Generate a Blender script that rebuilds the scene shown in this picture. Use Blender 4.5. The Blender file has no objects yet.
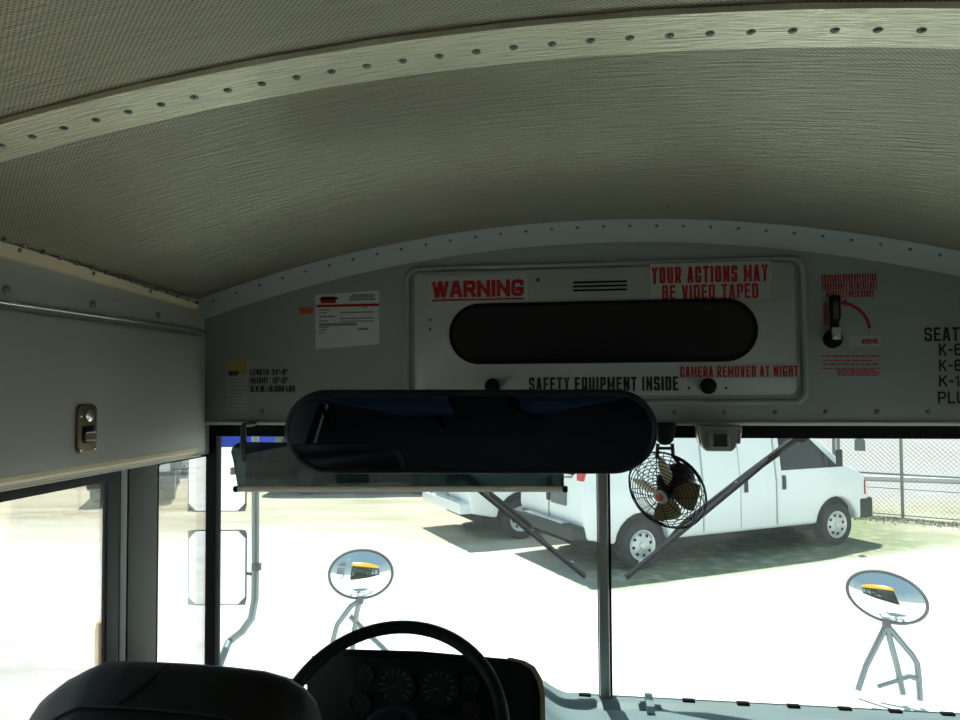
import bpy, bmesh, math, random
from mathutils import Vector, Matrix
random.seed(7)
SC = bpy.context.scene
COL = SC.collection
PI = math.pi

# ------------------------------------------------------------------ camera
YAW, PITCH, ROLL, FPX = math.radians(8.2), math.radians(2.10), math.radians(-0.34), 747.0
EYE = Vector((-0.036, 0.0, 2.65))
_f = Vector((-math.sin(YAW)*math.cos(PITCH), math.cos(YAW)*math.cos(PITCH), math.sin(PITCH)))
_r0 = Vector((math.cos(YAW), math.sin(YAW), 0)); _u0 = _r0.cross(_f)
RT = _r0*math.cos(ROLL)+_u0*math.sin(ROLL); UP = -_r0*math.sin(ROLL)+_u0*math.cos(ROLL)
cd = bpy.data.cameras.new('camera'); cam = bpy.data.objects.new('camera', cd); COL.objects.link(cam)
cd.sensor_width = 36; cd.lens = FPX/960*36; cd.clip_start = 0.02; cd.clip_end = 500
M = Matrix.Identity(4)
for i in range(3):
    M[i][0], M[i][1], M[i][2], M[i][3] = RT[i], UP[i], -_f[i], EYE[i]
cam.matrix_world = M
SC.camera = cam
def ray(x, y): return _f+RT*((x-480)/FPX)+UP*((360-y)/FPX)
def onY(x, y, Y):                                  # survey of the place: point of a real plane Y=const
    r = ray(x, y); return EYE+r*((Y-EYE.y)/r.y)
def onX(x, y, X):
    r = ray(x, y); return EYE+r*((X-EYE.x)/r.x)
def onZ(x, y, Z):
    r = ray(x, y); return EYE+r*((Z-EYE.z)/r.z)

# ------------------------------------------------------------------ materials
def S(r, g, b):
    f = lambda c: (c/255/12.92 if c/255 <= .04045 else ((c/255+.055)/1.055)**2.4)
    return (f(r), f(g), f(b), 1)
def nodes(name):
    m = bpy.data.materials.new(name); m.use_nodes = True
    nt = m.node_tree; nt.nodes.clear()
    out = nt.nodes.new('ShaderNodeOutputMaterial')
    return m, nt, out
def N(nt, t, **kw):
    n = nt.nodes.new(t)
    for k, v in kw.items(): setattr(n, k, v)
    return n
def L(nt, a, b): nt.links.new(a, b)
def mat(name, col, rough=.5, metal=0., var=.12, scale=20., bump=0., stretch=(1, 1, 1), spec=.5, coat=0.):
    m, nt, out = nodes(name)
    p = N(nt, 'ShaderNodeBsdfPrincipled'); L(nt, p.outputs[0], out.inputs[0])
    p.inputs['Roughness'].default_value = rough; p.inputs['Metallic'].default_value = metal
    p.inputs['Specular IOR Level'].default_value = spec; p.inputs['Coat Weight'].default_value = coat
    tc = N(nt, 'ShaderNodeTexCoord'); mp = N(nt, 'ShaderNodeMapping'); mp.inputs['Scale'].default_value = stretch
    L(nt, tc.outputs['Object'], mp.inputs[0])
    no = N(nt, 'ShaderNodeTexNoise'); no.inputs['Scale'].default_value = scale; no.inputs['Detail'].default_value = 4
    L(nt, mp.outputs[0], no.inputs[0])
    mx = N(nt, 'ShaderNodeMix', data_type='RGBA')
    mx.inputs[6].default_value = tuple(c*(1-var) for c in col[:3])+(1,)
    mx.inputs[7].default_value = tuple(min(1, c*(1+var)) for c in col[:3])+(1,)
    L(nt, no.outputs[0], mx.inputs[0]); L(nt, mx.outputs[2], p.inputs['Base Color'])
    if bump:
        b = N(nt, 'ShaderNodeBump'); b.inputs['Strength'].default_value = bump; b.inputs['Distance'].default_value = .004
        L(nt, no.outputs[0], b.inputs['Height']); L(nt, b.outputs[0], p.inputs['Normal'])
    return m
def glass(name, tint, refl=.06, haze=.0, haze_col=(.8, .9, .88, 1)):
    m, nt, out = nodes(name)
    t = N(nt, 'ShaderNodeBsdfTransparent'); t.inputs[0].default_value = tint
    g = N(nt, 'ShaderNodeBsdfGlossy'); g.inputs['Roughness'].default_value = .02
    fr = N(nt, 'ShaderNodeFresnel'); fr.inputs['IOR'].default_value = 1.30
    mu = N(nt, 'ShaderNodeMath', operation='MULTIPLY_ADD'); mu.inputs[1].default_value = .5; mu.inputs[2].default_value = refl*.5
    L(nt, fr.outputs[0], mu.inputs[0])
    mx = N(nt, 'ShaderNodeMixShader'); L(nt, mu.outputs[0], mx.inputs[0]); L(nt, t.outputs[0], mx.inputs[1]); L(nt, g.outputs[0], mx.inputs[2])
    last = mx
    if haze:  # faint translucent veil, imitates glare hazing the view through the panes
        d = N(nt, 'ShaderNodeBsdfTranslucent'); d.inputs[0].default_value = haze_col
        tc = N(nt, 'ShaderNodeTexCoord'); no = N(nt, 'ShaderNodeTexNoise'); no.inputs['Scale'].default_value = 3; no.inputs['Detail'].default_value = 6
        L(nt, tc.outputs['Object'], no.inputs[0])
        k = N(nt, 'ShaderNodeMath', operation='MULTIPLY'); k.inputs[1].default_value = haze*2; L(nt, no.outputs[0], k.inputs[0])
        m2 = N(nt, 'ShaderNodeMixShader'); L(nt, k.outputs[0], m2.inputs[0]); L(nt, mx.outputs[0], m2.inputs[1]); L(nt, d.outputs[0], m2.inputs[2])
        last = m2
    L(nt, last.outputs[0], out.inputs[0])
    return m
def translucent(name, col):
    m, nt, out = nodes(name)
    a = N(nt, 'ShaderNodeBsdfDiffuse'); b = N(nt, 'ShaderNodeBsdfTranslucent'); mx = N(nt, 'ShaderNodeMixShader'); mx.inputs[0].default_value = .5
    tc = N(nt, 'ShaderNodeTexCoord'); no = N(nt, 'ShaderNodeTexNoise'); no.inputs['Scale'].default_value = 12; L(nt, tc.outputs['Object'], no.inputs[0])
    c = N(nt, 'ShaderNodeMix', data_type='RGBA'); c.inputs[6].default_value = tuple(x*.92 for x in col[:3])+(1,); c.inputs[7].default_value = col; L(nt, no.outputs[0], c.inputs[0])
    L(nt, c.outputs[2], a.inputs[0]); L(nt, c.outputs[2], b.inputs[0]); L(nt, a.outputs[0], mx.inputs[1]); L(nt, b.outputs[0], mx.inputs[2]); L(nt, mx.outputs[0], out.inputs[0])
    return m
def perforated(name, col):
    """perforated aluminium ceiling skin: hex grid of small dark holes, streaky sheen across the bus put into colour and bump"""
    m, nt, out = nodes(name)
    p = N(nt, 'ShaderNodeBsdfPrincipled'); L(nt, p.outputs[0], out.inputs[0])
    p.inputs['Metallic'].default_value = .5; p.inputs['Roughness'].default_value = .36
    tc = N(nt, 'ShaderNodeTexCoord')
    sp = N(nt, 'ShaderNodeSeparateXYZ'); L(nt, tc.outputs['Object'], sp.inputs[0])
    def sn(sock, k, ph=0):
        a = N(nt, 'ShaderNodeMath', operation='MULTIPLY_ADD'); a.inputs[1].default_value = k; a.inputs[2].default_value = ph
        L(nt, sock, a.inputs[0]); s = N(nt, 'ShaderNodeMath', operation='SINE'); L(nt, a.outputs[0], s.inputs[0]); return s.outputs[0]
    k = 2*PI/.0074
    mu = N(nt, 'ShaderNodeMath', operation='MULTIPLY'); L(nt, sn(sp.outputs[0], k), mu.inputs[0]); L(nt, sn(sp.outputs[1], k), mu.inputs[1])
    rp = N(nt, 'ShaderNodeMapRange'); rp.inputs[1].default_value = .15; rp.inputs[2].default_value = .6; L(nt, mu.outputs[0], rp.inputs[0])
    mp = N(nt, 'ShaderNodeMapping'); mp.inputs['Scale'].default_value = (6, 75, 1); L(nt, tc.outputs['Object'], mp.inputs[0])
    no = N(nt, 'ShaderNodeTexNoise'); no.inputs['Scale'].default_value = 2.2; no.inputs['Detail'].default_value = 5; L(nt, mp.outputs[0], no.inputs[0])
    mx = N(nt, 'ShaderNodeMix', data_type='RGBA')
    mx.inputs[6].default_value = tuple(c*.78 for c in col[:3])+(1,); mx.inputs[7].default_value = tuple(c*1.22 for c in col[:3])+(1,)
    L(nt, no.outputs[0], mx.inputs[0])
    m2 = N(nt, 'ShaderNodeMix', data_type='RGBA'); L(nt, rp.outputs[0], m2.inputs[0]); L(nt, mx.outputs[2], m2.inputs[6])
    m2.inputs[7].default_value = tuple(c*.34 for c in col[:3])+(1,)
    L(nt, m2.outputs[2], p.inputs['Base Color'])
    b = N(nt, 'ShaderNodeBump'); b.inputs['Strength'].default_value = .35; b.inputs['Distance'].default_value = .012
    L(nt, no.outputs[0], b.inputs['Height']); L(nt, b.outputs[0], p.inputs['Normal'])
    return m
def mirror_mat(name, col, rough=.01):
    m, nt, out = nodes(name)
    g = N(nt, 'ShaderNodeBsdfGlossy'); g.inputs['Roughness'].default_value = rough
    tc = N(nt, 'ShaderNodeTexCoord'); no = N(nt, 'ShaderNodeTexNoise'); no.inputs['Scale'].default_value = 6
    L(nt, tc.outputs['Object'], no.inputs[0])
    mx = N(nt, 'ShaderNodeMix', data_type='RGBA'); mx.inputs[6].default_value = tuple(c*.95 for c in col[:3])+(1,); mx.inputs[7].default_value = col
    L(nt, no.outputs[0], mx.inputs[0]); L(nt, mx.outputs[2], g.inputs[0]); L(nt, g.outputs[0], out.inputs[0])
    return m
def ground_mat():
    m, nt, out = nodes('sandy_gravel_lot')
    p = N(nt, 'ShaderNodeBsdfPrincipled'); p.inputs['Roughness'].default_value = .95; p.inputs['Specular IOR Level'].default_value = .1
    L(nt, p.outputs[0], out.inputs[0])
    tc = N(nt, 'ShaderNodeTexCoord')
    def noise(sc, det, stretch=(1, 1, 1)):
        mp = N(nt, 'ShaderNodeMapping'); mp.inputs['Scale'].default_value = stretch; L(nt, tc.outputs['Object'], mp.inputs[0])
        n = N(nt, 'ShaderNodeTexNoise'); n.inputs['Scale'].default_value = sc; n.inputs['Detail'].default_value = det; L(nt, mp.outputs[0], n.inputs[0]); return n.outputs[0]
    def rng(s, a, b, c=0., d=1.):
        r = N(nt, 'ShaderNodeMapRange'); r.inputs[1].default_value = a; r.inputs[2].default_value = b; r.inputs[3].default_value = c; r.inputs[4].default_value = d
        L(nt, s, r.inputs[0]); return r.outputs[0]
    def mixc(f, a, b):
        x = N(nt, 'ShaderNodeMix', data_type='RGBA'); L(nt, f, x.inputs[0])
        for s, i in ((a, 6), (b, 7)):
            if isinstance(s, tuple): x.inputs[i].default_value = s
            else: L(nt, s, x.inputs[i])
        return x.outputs[2]
    def mul(a, b):
        x = N(nt, 'ShaderNodeMath', operation='MULTIPLY'); L(nt, a, x.inputs[0]); L(nt, b, x.inputs[1]); return x.outputs[0]
    sp = N(nt, 'ShaderNodeSeparateXYZ'); L(nt, tc.outputs['Object'], sp.inputs[0])
    far = rng(sp.outputs[1], 9.5, 14.5)
    tan = mixc(rng(noise(.9, 8, (.5, 1.6, 1)), .35, .7), (.50, .455, .355, 1), (.345, .31, .215, 1))
    pale = mixc(rng(noise(1.6, 6, (.6, 1.5, 1)), .4, .7), (.72, .71, .68, 1), (.58, .57, .53, 1))
    c = mixc(far, pale, tan)
    pk = rng(sp.outputs[1], 17.5, 19.5); px_ = rng(sp.outputs[0], 2.0, 4.0)
    c = mixc(mul(pk, px_), c, (.40, .365, .36, 1))
    # thin grass along the parked van, its colour also deepening the van's shadow
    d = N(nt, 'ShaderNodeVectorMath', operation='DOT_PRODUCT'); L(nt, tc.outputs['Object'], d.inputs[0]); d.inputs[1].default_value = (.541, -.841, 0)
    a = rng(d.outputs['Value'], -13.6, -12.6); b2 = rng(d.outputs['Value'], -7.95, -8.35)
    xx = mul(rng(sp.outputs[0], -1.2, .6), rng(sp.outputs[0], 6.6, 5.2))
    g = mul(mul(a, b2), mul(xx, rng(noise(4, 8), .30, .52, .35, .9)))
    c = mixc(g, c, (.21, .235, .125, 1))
    L(nt, c, p.inputs['Base Color'])
    bp = N(nt, 'ShaderNodeBump'); bp.inputs['Strength'].default_value = .5; bp.inputs['Distance'].default_value = .03
    L(nt, noise(7, 8), bp.inputs['Height']); L(nt, bp.outputs[0], p.inputs['Normal'])
    return m

MT = dict(
    bulk=mat('painted_grey_metal', (.325, .375, .35, 1), .45, 0, .05, 6),
    hatch=mat('hatch_off_white_paint', (.40, .45, .415, 1), .4, 0, .04, 8),
    wall=mat('side_wall_paint', (.385, .385, .33, 1), .4, 0, .05, 4),
    flange=mat('front_arch_paint', (.45, .50, .485, 1), .4, 0, .05, 8),
    strip=mat('cream_strip', (.78, .66, .42, 1), .4, .1, .08, 12),
    ceil=perforated('perforated_ceiling', (.47, .445, .31, 1)),
    rib=mat('brushed_roof_bow', (.88, .79, .56, 1), .28, .6, .3, 4, .5, (5, 60, 3)),
    rivet=mat('rivet_steel', (.22, .22, .20, 1), .4, .6),
    chrome=mat('worn_chrome', (.62, .60, .55, 1), .25, .9, .1, 30),
    bronze=mat('bronze_latch', (.20, .15, .085, 1), .4, .7, .2, 30),
    black=mat('black_rubber', (.008, .009, .010, 1), .7, spec=.12),
    blackp=mat('black_plastic', (.012, .013, .014, 1), .5, 0, .1, 40, .1, spec=.2),
    vinyl=mat('black_seat_vinyl', (.010, .011, .012, 1), .55, 0, .2, 60, .25, spec=.3),
    pillar=mat('pillar_grey', (.075, .077, .066, 1), .55, 0, .12, 12),
    pillar_l=mat('pillar_light_strip', (.33, .35, .33, 1), .5, 0, .1, 12),
    alu=mat('mullion_aluminium', (.37, .40, .38, 1), .45, .3, .08, 10, 0, (8, 8, 1)),
    header=mat('header_lip', (.86, .86, .80, 1), .35),
    red=mat('red_lettering', S(168, 18, 32), .5, 0, .05), dark=mat('dark_lettering', S(26, 28, 26), .5, 0, .05),
    sticker=mat('sticker_film', (.415, .47, .43, 1), .3, 0, .02), paper=mat('certificate_paper', (.62, .66, .63, 1), .5, 0, .03),
    yellow=mat('sticker_yellow', S(190, 168, 100), .5), orange=mat('sticker_orange', S(200, 95, 45), .5), greyprint=mat('grey_print', (.2, .22, .21, 1), .6),
    mirror=mirror_mat('tinted_mirror_glass', (.50, .60, .68, 1)), xmirror=mirror_mat('outside_mirror_glass', (.86, .9, .9, 1)),
    smoke=mat('smoked_pane', (.012, .013, .014, 1), .18, 0, .3, 4),
    visor=glass('smoked_visor_acrylic', (.13, .165, .155, 1), .03, .02),
    ws=glass('windshield_glass', (.90, .965, .955, 1), .03, .018), side=glass('side_glass', (.95, .975, .97, 1), .03, .01),
    rail=translucent('visor_rail', (.88, .85, .74, 1)), tanblade=mat('tan_fan_blade', (.32, .25, .12, 1), .4, .3),
    wire=mat('dark_wire', (.012, .011, .010, 1), .5, spec=.25), motor=mat('motor_black', (.014, .013, .012, 1), .5),
    badge=mat('badge_orange', S(215, 90, 50), .5), badge2=mat('badge_silver', (.5, .55, .55, 1), .4, .5),
    sensor=mat('sensor_grey', (.22, .23, .20, 1), .5), floor=mat('rubber_floor', (.05, .05, .05, 1), .8),
    cowl=mat('cowl_blue_grey', (.34, .45, .47, 1), .45, 0, .12, 5), cowl_edge=mat('hood_edge_tan', (.36, .31, .2, 1), .45),
    gauge=mat('gauge_face', (.01, .01, .011, 1), .6), tick=mat('gauge_tick', (.12, .13, .125, 1), .6),
    seatnavy=mat('navy_bench_vinyl', (.045, .07, .12, 1), .5, 0, .2, 30),
    white=mat('white_vehicle_paint', (.90, .93, .93, 1), .3, 0, .02, 3, 0, (1, 1, 1), .5, .3),
    hoodw=mat('white_hood_paint', (.86, .87, .87, 1), .4, 0, .02, 3), bus_y=mat('school_bus_yellow', S(250, 178, 20), .4, 0, .03, 3),
    tyre=mat('tyre_rubber', (.025, .026, .027, 1), .8, 0, .2, 30), steel=mat('silver_wheel', (.62, .65, .66, 1), .35, .6),
    vglass=mat('dark_vehicle_glass', (.02, .025, .028, 1), .08), vblack=mat('black_bumper_plastic', (.03, .032, .034, 1), .6),
    under=mat('underbody_black', (.01, .01, .01, 1), .9), tail=mat('red_tail_lamp', S(190, 20, 30), .25), plate=mat('number_plate', (.12, .14, .15, 1), .5),
    seam=mat('seam_dark', (.42, .46, .46, 1), .7),
    bluep=mat('blue_truck_paint', S(60, 90, 255), .3, 0, .05, 3), tealp=mat('dark_teal_paint', (.02, .05, .055, 1), .5, 0, .1, 3), greyp=mat('grey_green_paint', (.12, .15, .14, 1), .35, 0, .1, 3),
    galv=mat('galvanised_tube', (.24, .28, .30, 1), .4, .5, .1, 20), mframe=mat('mirror_back_grey', (.14, .14, .15, 1), .5),
    fence=mat('fence_steel', (.27, .31, .30, 1), .5, .4), weed=mat('dry_weeds', (.26, .27, .20, 1), .9, 0, .3, 4), pink=mat('pale_pink_stucco', (.74, .62, .64, 1), .8, 0, .08, 2, 0, (1, 1, 4)),
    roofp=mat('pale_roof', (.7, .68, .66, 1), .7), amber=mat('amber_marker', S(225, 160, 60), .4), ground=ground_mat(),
)

# ------------------------------------------------------------------ mesh collector
class G:
    def __init__(s): s.bm = bmesh.new()
    def face(s, vs):
        try: return s.bm.faces.new(vs)
        except ValueError: return None
    def box(s, lo, hi):
        v = [s.bm.verts.new((x, y, z)) for z in (lo[2], hi[2]) for y in (lo[1], hi[1]) for x in (lo[0], hi[0])]
        for f in ((0, 2, 3, 1), (4, 5, 7, 6), (0, 1, 5, 4), (2, 6, 7, 3), (0, 4, 6, 2), (1, 3, 7, 5)): s.face([v[i] for i in f])
        return s
    def loft(s, rings, cap=True):
        R = [[s.bm.verts.new(p) for p in r] for r in rings]
        n = len(R[0])
        for a, b in zip(R, R[1:]):
            for i in range(n): s.face((a[i], a[(i+1) % n], b[(i+1) % n], b[i]))
        if cap: s.face(R[0][::-1]); s.face(R[-1])
        return s
    def ring(s, outer, inner, m0, m1):             # frame with a hole; m0, m1 map 2D -> 3D at the two depths
        n = len(outer); A = [[s.bm.verts.new(m(p)) for p in q] for m in (m0, m1) for q in (outer, inner)]
        for i in range(n):
            j = (i+1) % n
            s.face((A[0][i], A[0][j], A[1][j], A[1][i])); s.face((A[2][i], A[3][i], A[3][j], A[2][j]))
            s.face((A[0][i], A[2][i], A[2][j], A[0][j])); s.face((A[1][i], A[1][j], A[3][j], A[3][i]))
        return s
    def prism(s, pts, m0, m1): return s.loft([[m0(p) for p in pts], [m1(p) for p in pts]])
    def tube(s, path, r, n=10, closed=False, cap=True):
        P = [Vector(p) for p in path]; k = len(P); rr = r if isinstance(r, (list, tuple)) else [r]*k
        up = None; rings = []
        for i in range(k):
            a = P[(i-1) % k] if (closed or i) else P[i]; b = P[(i+1) % k] if (closed or i < k-1) else P[i]
            t = (b-a).normalized()
            if up is None: up = t.orthogonal().normalized()
            up = (up-t*up.dot(t)).normalized() if (up-t*up.dot(t)).length > 1e-6 else t.orthogonal().normalized()
            w = t.cross(up)
            rings.append([P[i]+(up*math.cos(2*PI*q/n)+w*math.sin(2*PI*q/n))*rr[i] for q in range(n)])
        if closed:
            R = [[s.bm.verts.new(p) for p in q] for q in rings]
            for i in range(k):
                a, b = R[i], R[(i+1) % k]
                off = 0
                if i == k-1:
                    off = min(range(n), key=lambda o: (a[0].co-b[o].co).length)
                for q in range(n): s.face((a[q], a[(q+1) % n], b[(q+1+off) % n], b[(q+off) % n]))
            return s
        return s.loft(rings, cap)
    def lathe(s, c, ax, prof, n=24, cap=True):     # prof: (radius, height along ax)
        c = Vector(c); ax = Vector(ax).normalized(); u = ax.orthogonal().normalized(); w = ax.cross(u)
        return s.loft([[c+ax*h+(u*math.cos(2*PI*q/n)+w*math.sin(2*PI*q/n))*max(r, 1e-4) for q in range(n)] for r, h in prof], cap)
    def grid(s, fn, nu, nv):
        V = [[s.bm.verts.new(fn(i/nu, j/nv)) for j in range(nv+1)] for i in range(nu+1)]
        for i in range(nu):
            for j in range(nv): s.face((V[i][j], V[i+1][j], V[i+1][j+1], V[i][j+1]))
        return s
    def xf(s, mtx): bmesh.ops.transform(s.bm, matrix=mtx, verts=s.bm.verts); return s
    def bevel(s, w, seg=2, ang=35):
        s.bm.normal_update()
        bmesh.ops.recalc_face_normals(s.bm, faces=s.bm.faces)
        e = [x for x in s.bm.edges if len(x.link_faces) == 2 and x.calc_face_angle(0) > math.radians(ang)]
        bmesh.ops.bevel(s.bm, geom=e, offset=w, segments=seg, affect='EDGES', profile=.6, clamp_overlap=True); return s
    def build(s, name, m, parent=None, smooth=40, recalc=True):
        if recalc: bmesh.ops.recalc_face_normals(s.bm, faces=s.bm.faces)
        o_ = Vector((0, 0, 0)); p = parent
        while p is not None: o_ += p.location; p = p.parent
        if o_.length: bmesh.ops.translate(s.bm, verts=s.bm.verts, vec=-o_)
        me = bpy.data.meshes.new(name); s.bm.to_mesh(me); s.bm.free()
        if smooth:
            for f in me.polygons: f.use_smooth = True
            me.set_sharp_from_angle(angle=math.radians(smooth))
        me.materials.append(MT[m] if isinstance(m, str) else m)
        o = bpy.data.objects.new(name, me); COL.objects.link(o)
        if parent is not None: o.parent = parent
        return o
def thing(name, label, cat, loc=(0, 0, 0), group=None):
    o = bpy.data.objects.new(name, None); o.empty_display_size = .05; COL.objects.link(o); o.location = loc
    return tag(o, label, cat, group)
def tag(o, label, cat, group=None):
    o['label'] = label; o['category'] = cat
    if group: o['group'] = group
    return o
def struct(o): o['kind'] = 'structure'; return o
def copy_tree(o, parent=None):
    c = o.copy(); COL.objects.link(c)
    if parent is not None: c.parent = parent
    for ch in list(o.children): copy_tree(ch, c)
    return c
def rrect(x0, z0, x1, z1, r, n=8):
    r = min(r, abs(x1-x0)/2-1e-5, abs(z1-z0)/2-1e-5); out = []
    for cx, cz, a in ((x1-r, z1-r, 0), (x0+r, z1-r, 90), (x0+r, z0+r, 180), (x1-r, z0+r, 270)):
        for k in range(n+1):
            t = math.radians(a+90*k/n); out.append((cx+r*math.cos(t), cz+r*math.sin(t)))
    return out
def YP(y): return lambda p: Vector((p[0], y, p[1]))
def XP(x): return lambda p: Vector((x, p[0], p[1]))
def inset(pts, d):
    cx = sum(p[0] for p in pts)/len(pts); cz = sum(p[1] for p in pts)/len(pts)
    w = max(p[0] for p in pts)-min(p[0] for p in pts); h = max(p[1] for p in pts)-min(p[1] for p in pts)
    return [(cx+(p[0]-cx)*(1-2*d/w), cz+(p[1]-cz)*(1-2*d/h)) for p in pts]

# lettering: condensed block capitals drawn with a broad stroke, fitted into a box of a wall plane
r_ = .30
GL = {
 'A': (1, [[(0, 0), (.38, 1), (.62, 1), (1, 0)], [(.16, .27), (.84, .27)]]),
 'B': (1, [[(0, 0), (0, 1), (.95, 1, r_), (.95, .53, r_), (0, .53)], [(.5, .53), (1, .53, r_), (1, 0, r_), (0, 0)]]),
 'C': (1, [[(1, .66), (1, 1, r_), (0, 1, r_), (0, 0, r_), (1, 0, r_), (1, .34)]]),
 'D': (1, [[(0, 0), (0, 1), (1, 1, r_), (1, 0, r_), (0, 0), (0, .1)]]),
 'E': (.88, [[(1, 1), (0, 1), (0, 0), (1, 0)], [(0, .52), (.85, .52)]]),
 'F': (.85, [[(1, 1), (0, 1), (0, 0)], [(0, .50), (.85, .50)]]),
 'G': (1, [[(1, .82), (1, 1, .16), (0, 1, r_), (0, 0, r_), (1, 0, r_), (1, .40), (.52, .40)]]),
 'H': (1, [[(0, 0), (0, 1)], [(1, 0), (1, 1)], [(0, .52), (1, .52)]]),
 'I': (0, [[(.5, 0), (.5, 1)]]),
 'K': (1, [[(0, 0), (0, 1)], [(1, 1), (.08, .42)], [(.35, .62), (1, 0)]]),
 'L': (.8, [[(0, 1), (0, 0), (1, 0)]]),
 'M': (1.5, [[(0, 0), (0, 1)], [(0, 1), (.5, .2), (1, 1)], [(1, 1), (1, 0)]]),
 'N': (1.08, [[(0, 0), (0, 1)], [(0, 1), (1, 0)], [(1, 0), (1, 1)]]),
 'O': (1, [[(0, .5), (0, 1, r_), (1, 1, r_), (1, 0, r_), (0, 0, r_), (0, .52)]]),
 'P': (.95, [[(0, 0), (0, 1), (1, 1, r_), (1, .45, r_), (0, .45)]]),
 'R': (1, [[(0, 0), (0, 1), (1, 1, r_), (1, .46, r_), (0, .46)], [(.5, .46), (1, 0)]]),
 'S': (1, [[(1, .80), (1, 1, .22), (0, 1, .22), (0, .54, .22), (1, .47, .22), (1, 0, .22), (0, 0, .22), (0, .20)]]),
 'T': (.92, [[(0, 1), (1, 1)], [(.5, 1), (.5, 0)]]),
 'U': (1, [[(0, 1), (0, 0, r_), (1, 0, r_), (1, 1)]]),
 'V': (1, [[(0, 1), (.40, 0), (.60, 0), (1, 1)]]),
 'W': (1.5, [[(0, 1), (.22, 0), (.30, 0), (.46, 1), (.54, 1), (.70, 0), (.78, 0), (1, 1)]]),
 'Y': (1, [[(0, 1), (.5, .45), (1, 1)], [(.5, .5), (.5, 0)]]),
 '1': (.4, [[(0, .78), (.7, 1), (.7, 0)]]),
 '2': (1, [[(0, .68), (0, 1, r_), (1, 1, r_), (1, .56, .2), (0, 0), (1, 0)]]),
 '4': (1, [[(.72, 0), (.72, 1), (.6, 1), (0, .28), (1, .28)]]),
 '6': (1, [[(.96, .86), (.9, 1, .2), (0, 1, r_), (0, 0, r_), (1, 0, r_), (1, .54, r_), (0, .54)]]),
 '8': (1, [[(.5, .53), (.04, .53, r_), (.04, 1, r_), (.96, 1, r_), (.96, .53, r_), (.5, .53)], [(.5, .53), (0, .53, r_), (0, 0, r_), (1, 0, r_), (1, .53, r_), (.5, .53)]]),
 '-': (.45, [[(0, .45), (1, .45)]]), "'": (0, [[(.5, 1), (.5, .72)]]), '"': (.35, [[(0, 1), (0, .72)], [(1, 1), (1, .72)]]),
 '.': (0, [[(.5, 0), (.5, .04)]]), ',': (0, [[(.5, .05), (.5, -.14)]]),
}
GL['0'] = GL['O']; GL['Q'] = (1, GL['O'][1]+[[(.6, .25), (1, -.03)]])
def letters(g, body, x0, z0, x1, z1, Y, bold=.17, rot=0, gap=.62, word=.95):
    """bold: stroke width over letter height; gap: space between letters in stroke widths"""
    Wd, Ht = (x1-x0, z1-z0) if not rot else (z1-z0, x1-x0)
    t = bold*Ht; units = sum(word if c == ' ' else GL[c][0] for c in body)
    fixed = sum(0 if c == ' ' else t*(1+gap) for c in body)-t*gap
    u = (Wd-fixed)/units; x = 0; cnt = 0
    for c in body:
        if c == ' ': x += u*word; continue
        w, strokes = GL[c]; w *= u
        for st in strokes:
            P = [Vector((x+t/2+(p[0]*w if w else 0), t/2+p[1]*(Ht-t), 0)) for p in st]; Q = []
            for k, p in enumerate(P):
                if len(st[k]) > 2 and 0 < k < len(P)-1:
                    rr_ = st[k][2]*min(u, Ht); a, b = P[k-1]-p, P[k+1]-p
                    a = p+a.normalized()*min(rr_, a.length*.5); b = p+b.normalized()*min(rr_, b.length*.5)
                    for q in range(4):
                        v = q/3; Q.append(a*(1-v)**2+p*2*v*(1-v)+b*v*v)
                else: Q.append(p)
            Q = [p for k, p in enumerate(Q) if k == 0 or (p-Q[k-1]).length > 1e-7]
            side = []
            for k, p in enumerate(Q):
                d0 = (p-Q[k-1]).normalized() if k else None; d1 = (Q[k+1]-p).normalized() if k < len(Q)-1 else None
                if d0 is None: n = Vector((-d1.y, d1.x, 0))
                elif d1 is None: n = Vector((-d0.y, d0.x, 0))
                else:
                    n = Vector((-d0.y-d1.y, d0.x+d1.x, 0))
                    n = n.normalized() if n.length > 1e-6 else Vector((-d0.y, d0.x, 0)); n = n/max(.62, n.dot(Vector((-d0.y, d0.x, 0))))
                ext = Vector((0, 0, 0))
                if k == 0: ext = -d1*t/2 if c not in 'AVWKYNM' else -d1*t*.5
                if k == len(Q)-1: ext = d0*t/2 if c not in 'AVWKYNM' else d0*t*.5
                side.append((p+n*t/2+ext, p-n*t/2+ext))
            def put(p, k):
                a, b = (p.x, min(max(p.y, -.15*Ht), Ht)) if not rot else (Ht-min(max(p.y, 0), Ht), p.x)
                return g.bm.verts.new((x0+a, Y-.00004*(k % 8), z0+b))
            for a, b in zip(side, side[1:]):
                cnt += 1; g.face((put(a[0], cnt), put(b[0], cnt), put(b[1], cnt), put(a[1], cnt)))
        x += w+t*(1+gap)
    return g
def bar(g, x0, z0, x1, z1, Y): g.box((x0, Y-.0004, z0), (x1, Y+.0004, z1)); return g

# ------------------------------------------------------------------ the bus shell
D, XL, XR, FL, BACK = 2.037, -1.14, 1.16, 1.10, -5.2
ZC, KC, XC = 3.094, .14, .0
def zc(x, y=2.0): return ZC-(.124+.020*max(0., min(1., (y-1.1)/.9)))*(x-XC)**2
# bulkhead over the windshield
arc = [(XL-.05+(XR+.05-XL+.05)*i/40) for i in range(41)]
pts = [(XL-.05, 2.555), (XR+.05, 2.555)]+[(x, zc(x)+.004) for x in arc[::-1]]
wf = struct(G().prism(pts, YP(D), YP(D+.045)).build('wall_front', 'bulk', smooth=20))
# outside face of the front cap
cap = struct(G().prism([(p[0], p[1]) for p in pts], YP(D+.0455), YP(D+.10)).bevel(.01).build('trim_8', 'bus_y', smooth=30))
# bright folded lip along the bottom of the bulkhead
lip = G(); lip.box((XL+.005, D-.010, 2.5465), (XR, D+.02, 2.5555)); struct(lip.bevel(.002).build('trim_1', 'header'))
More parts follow.
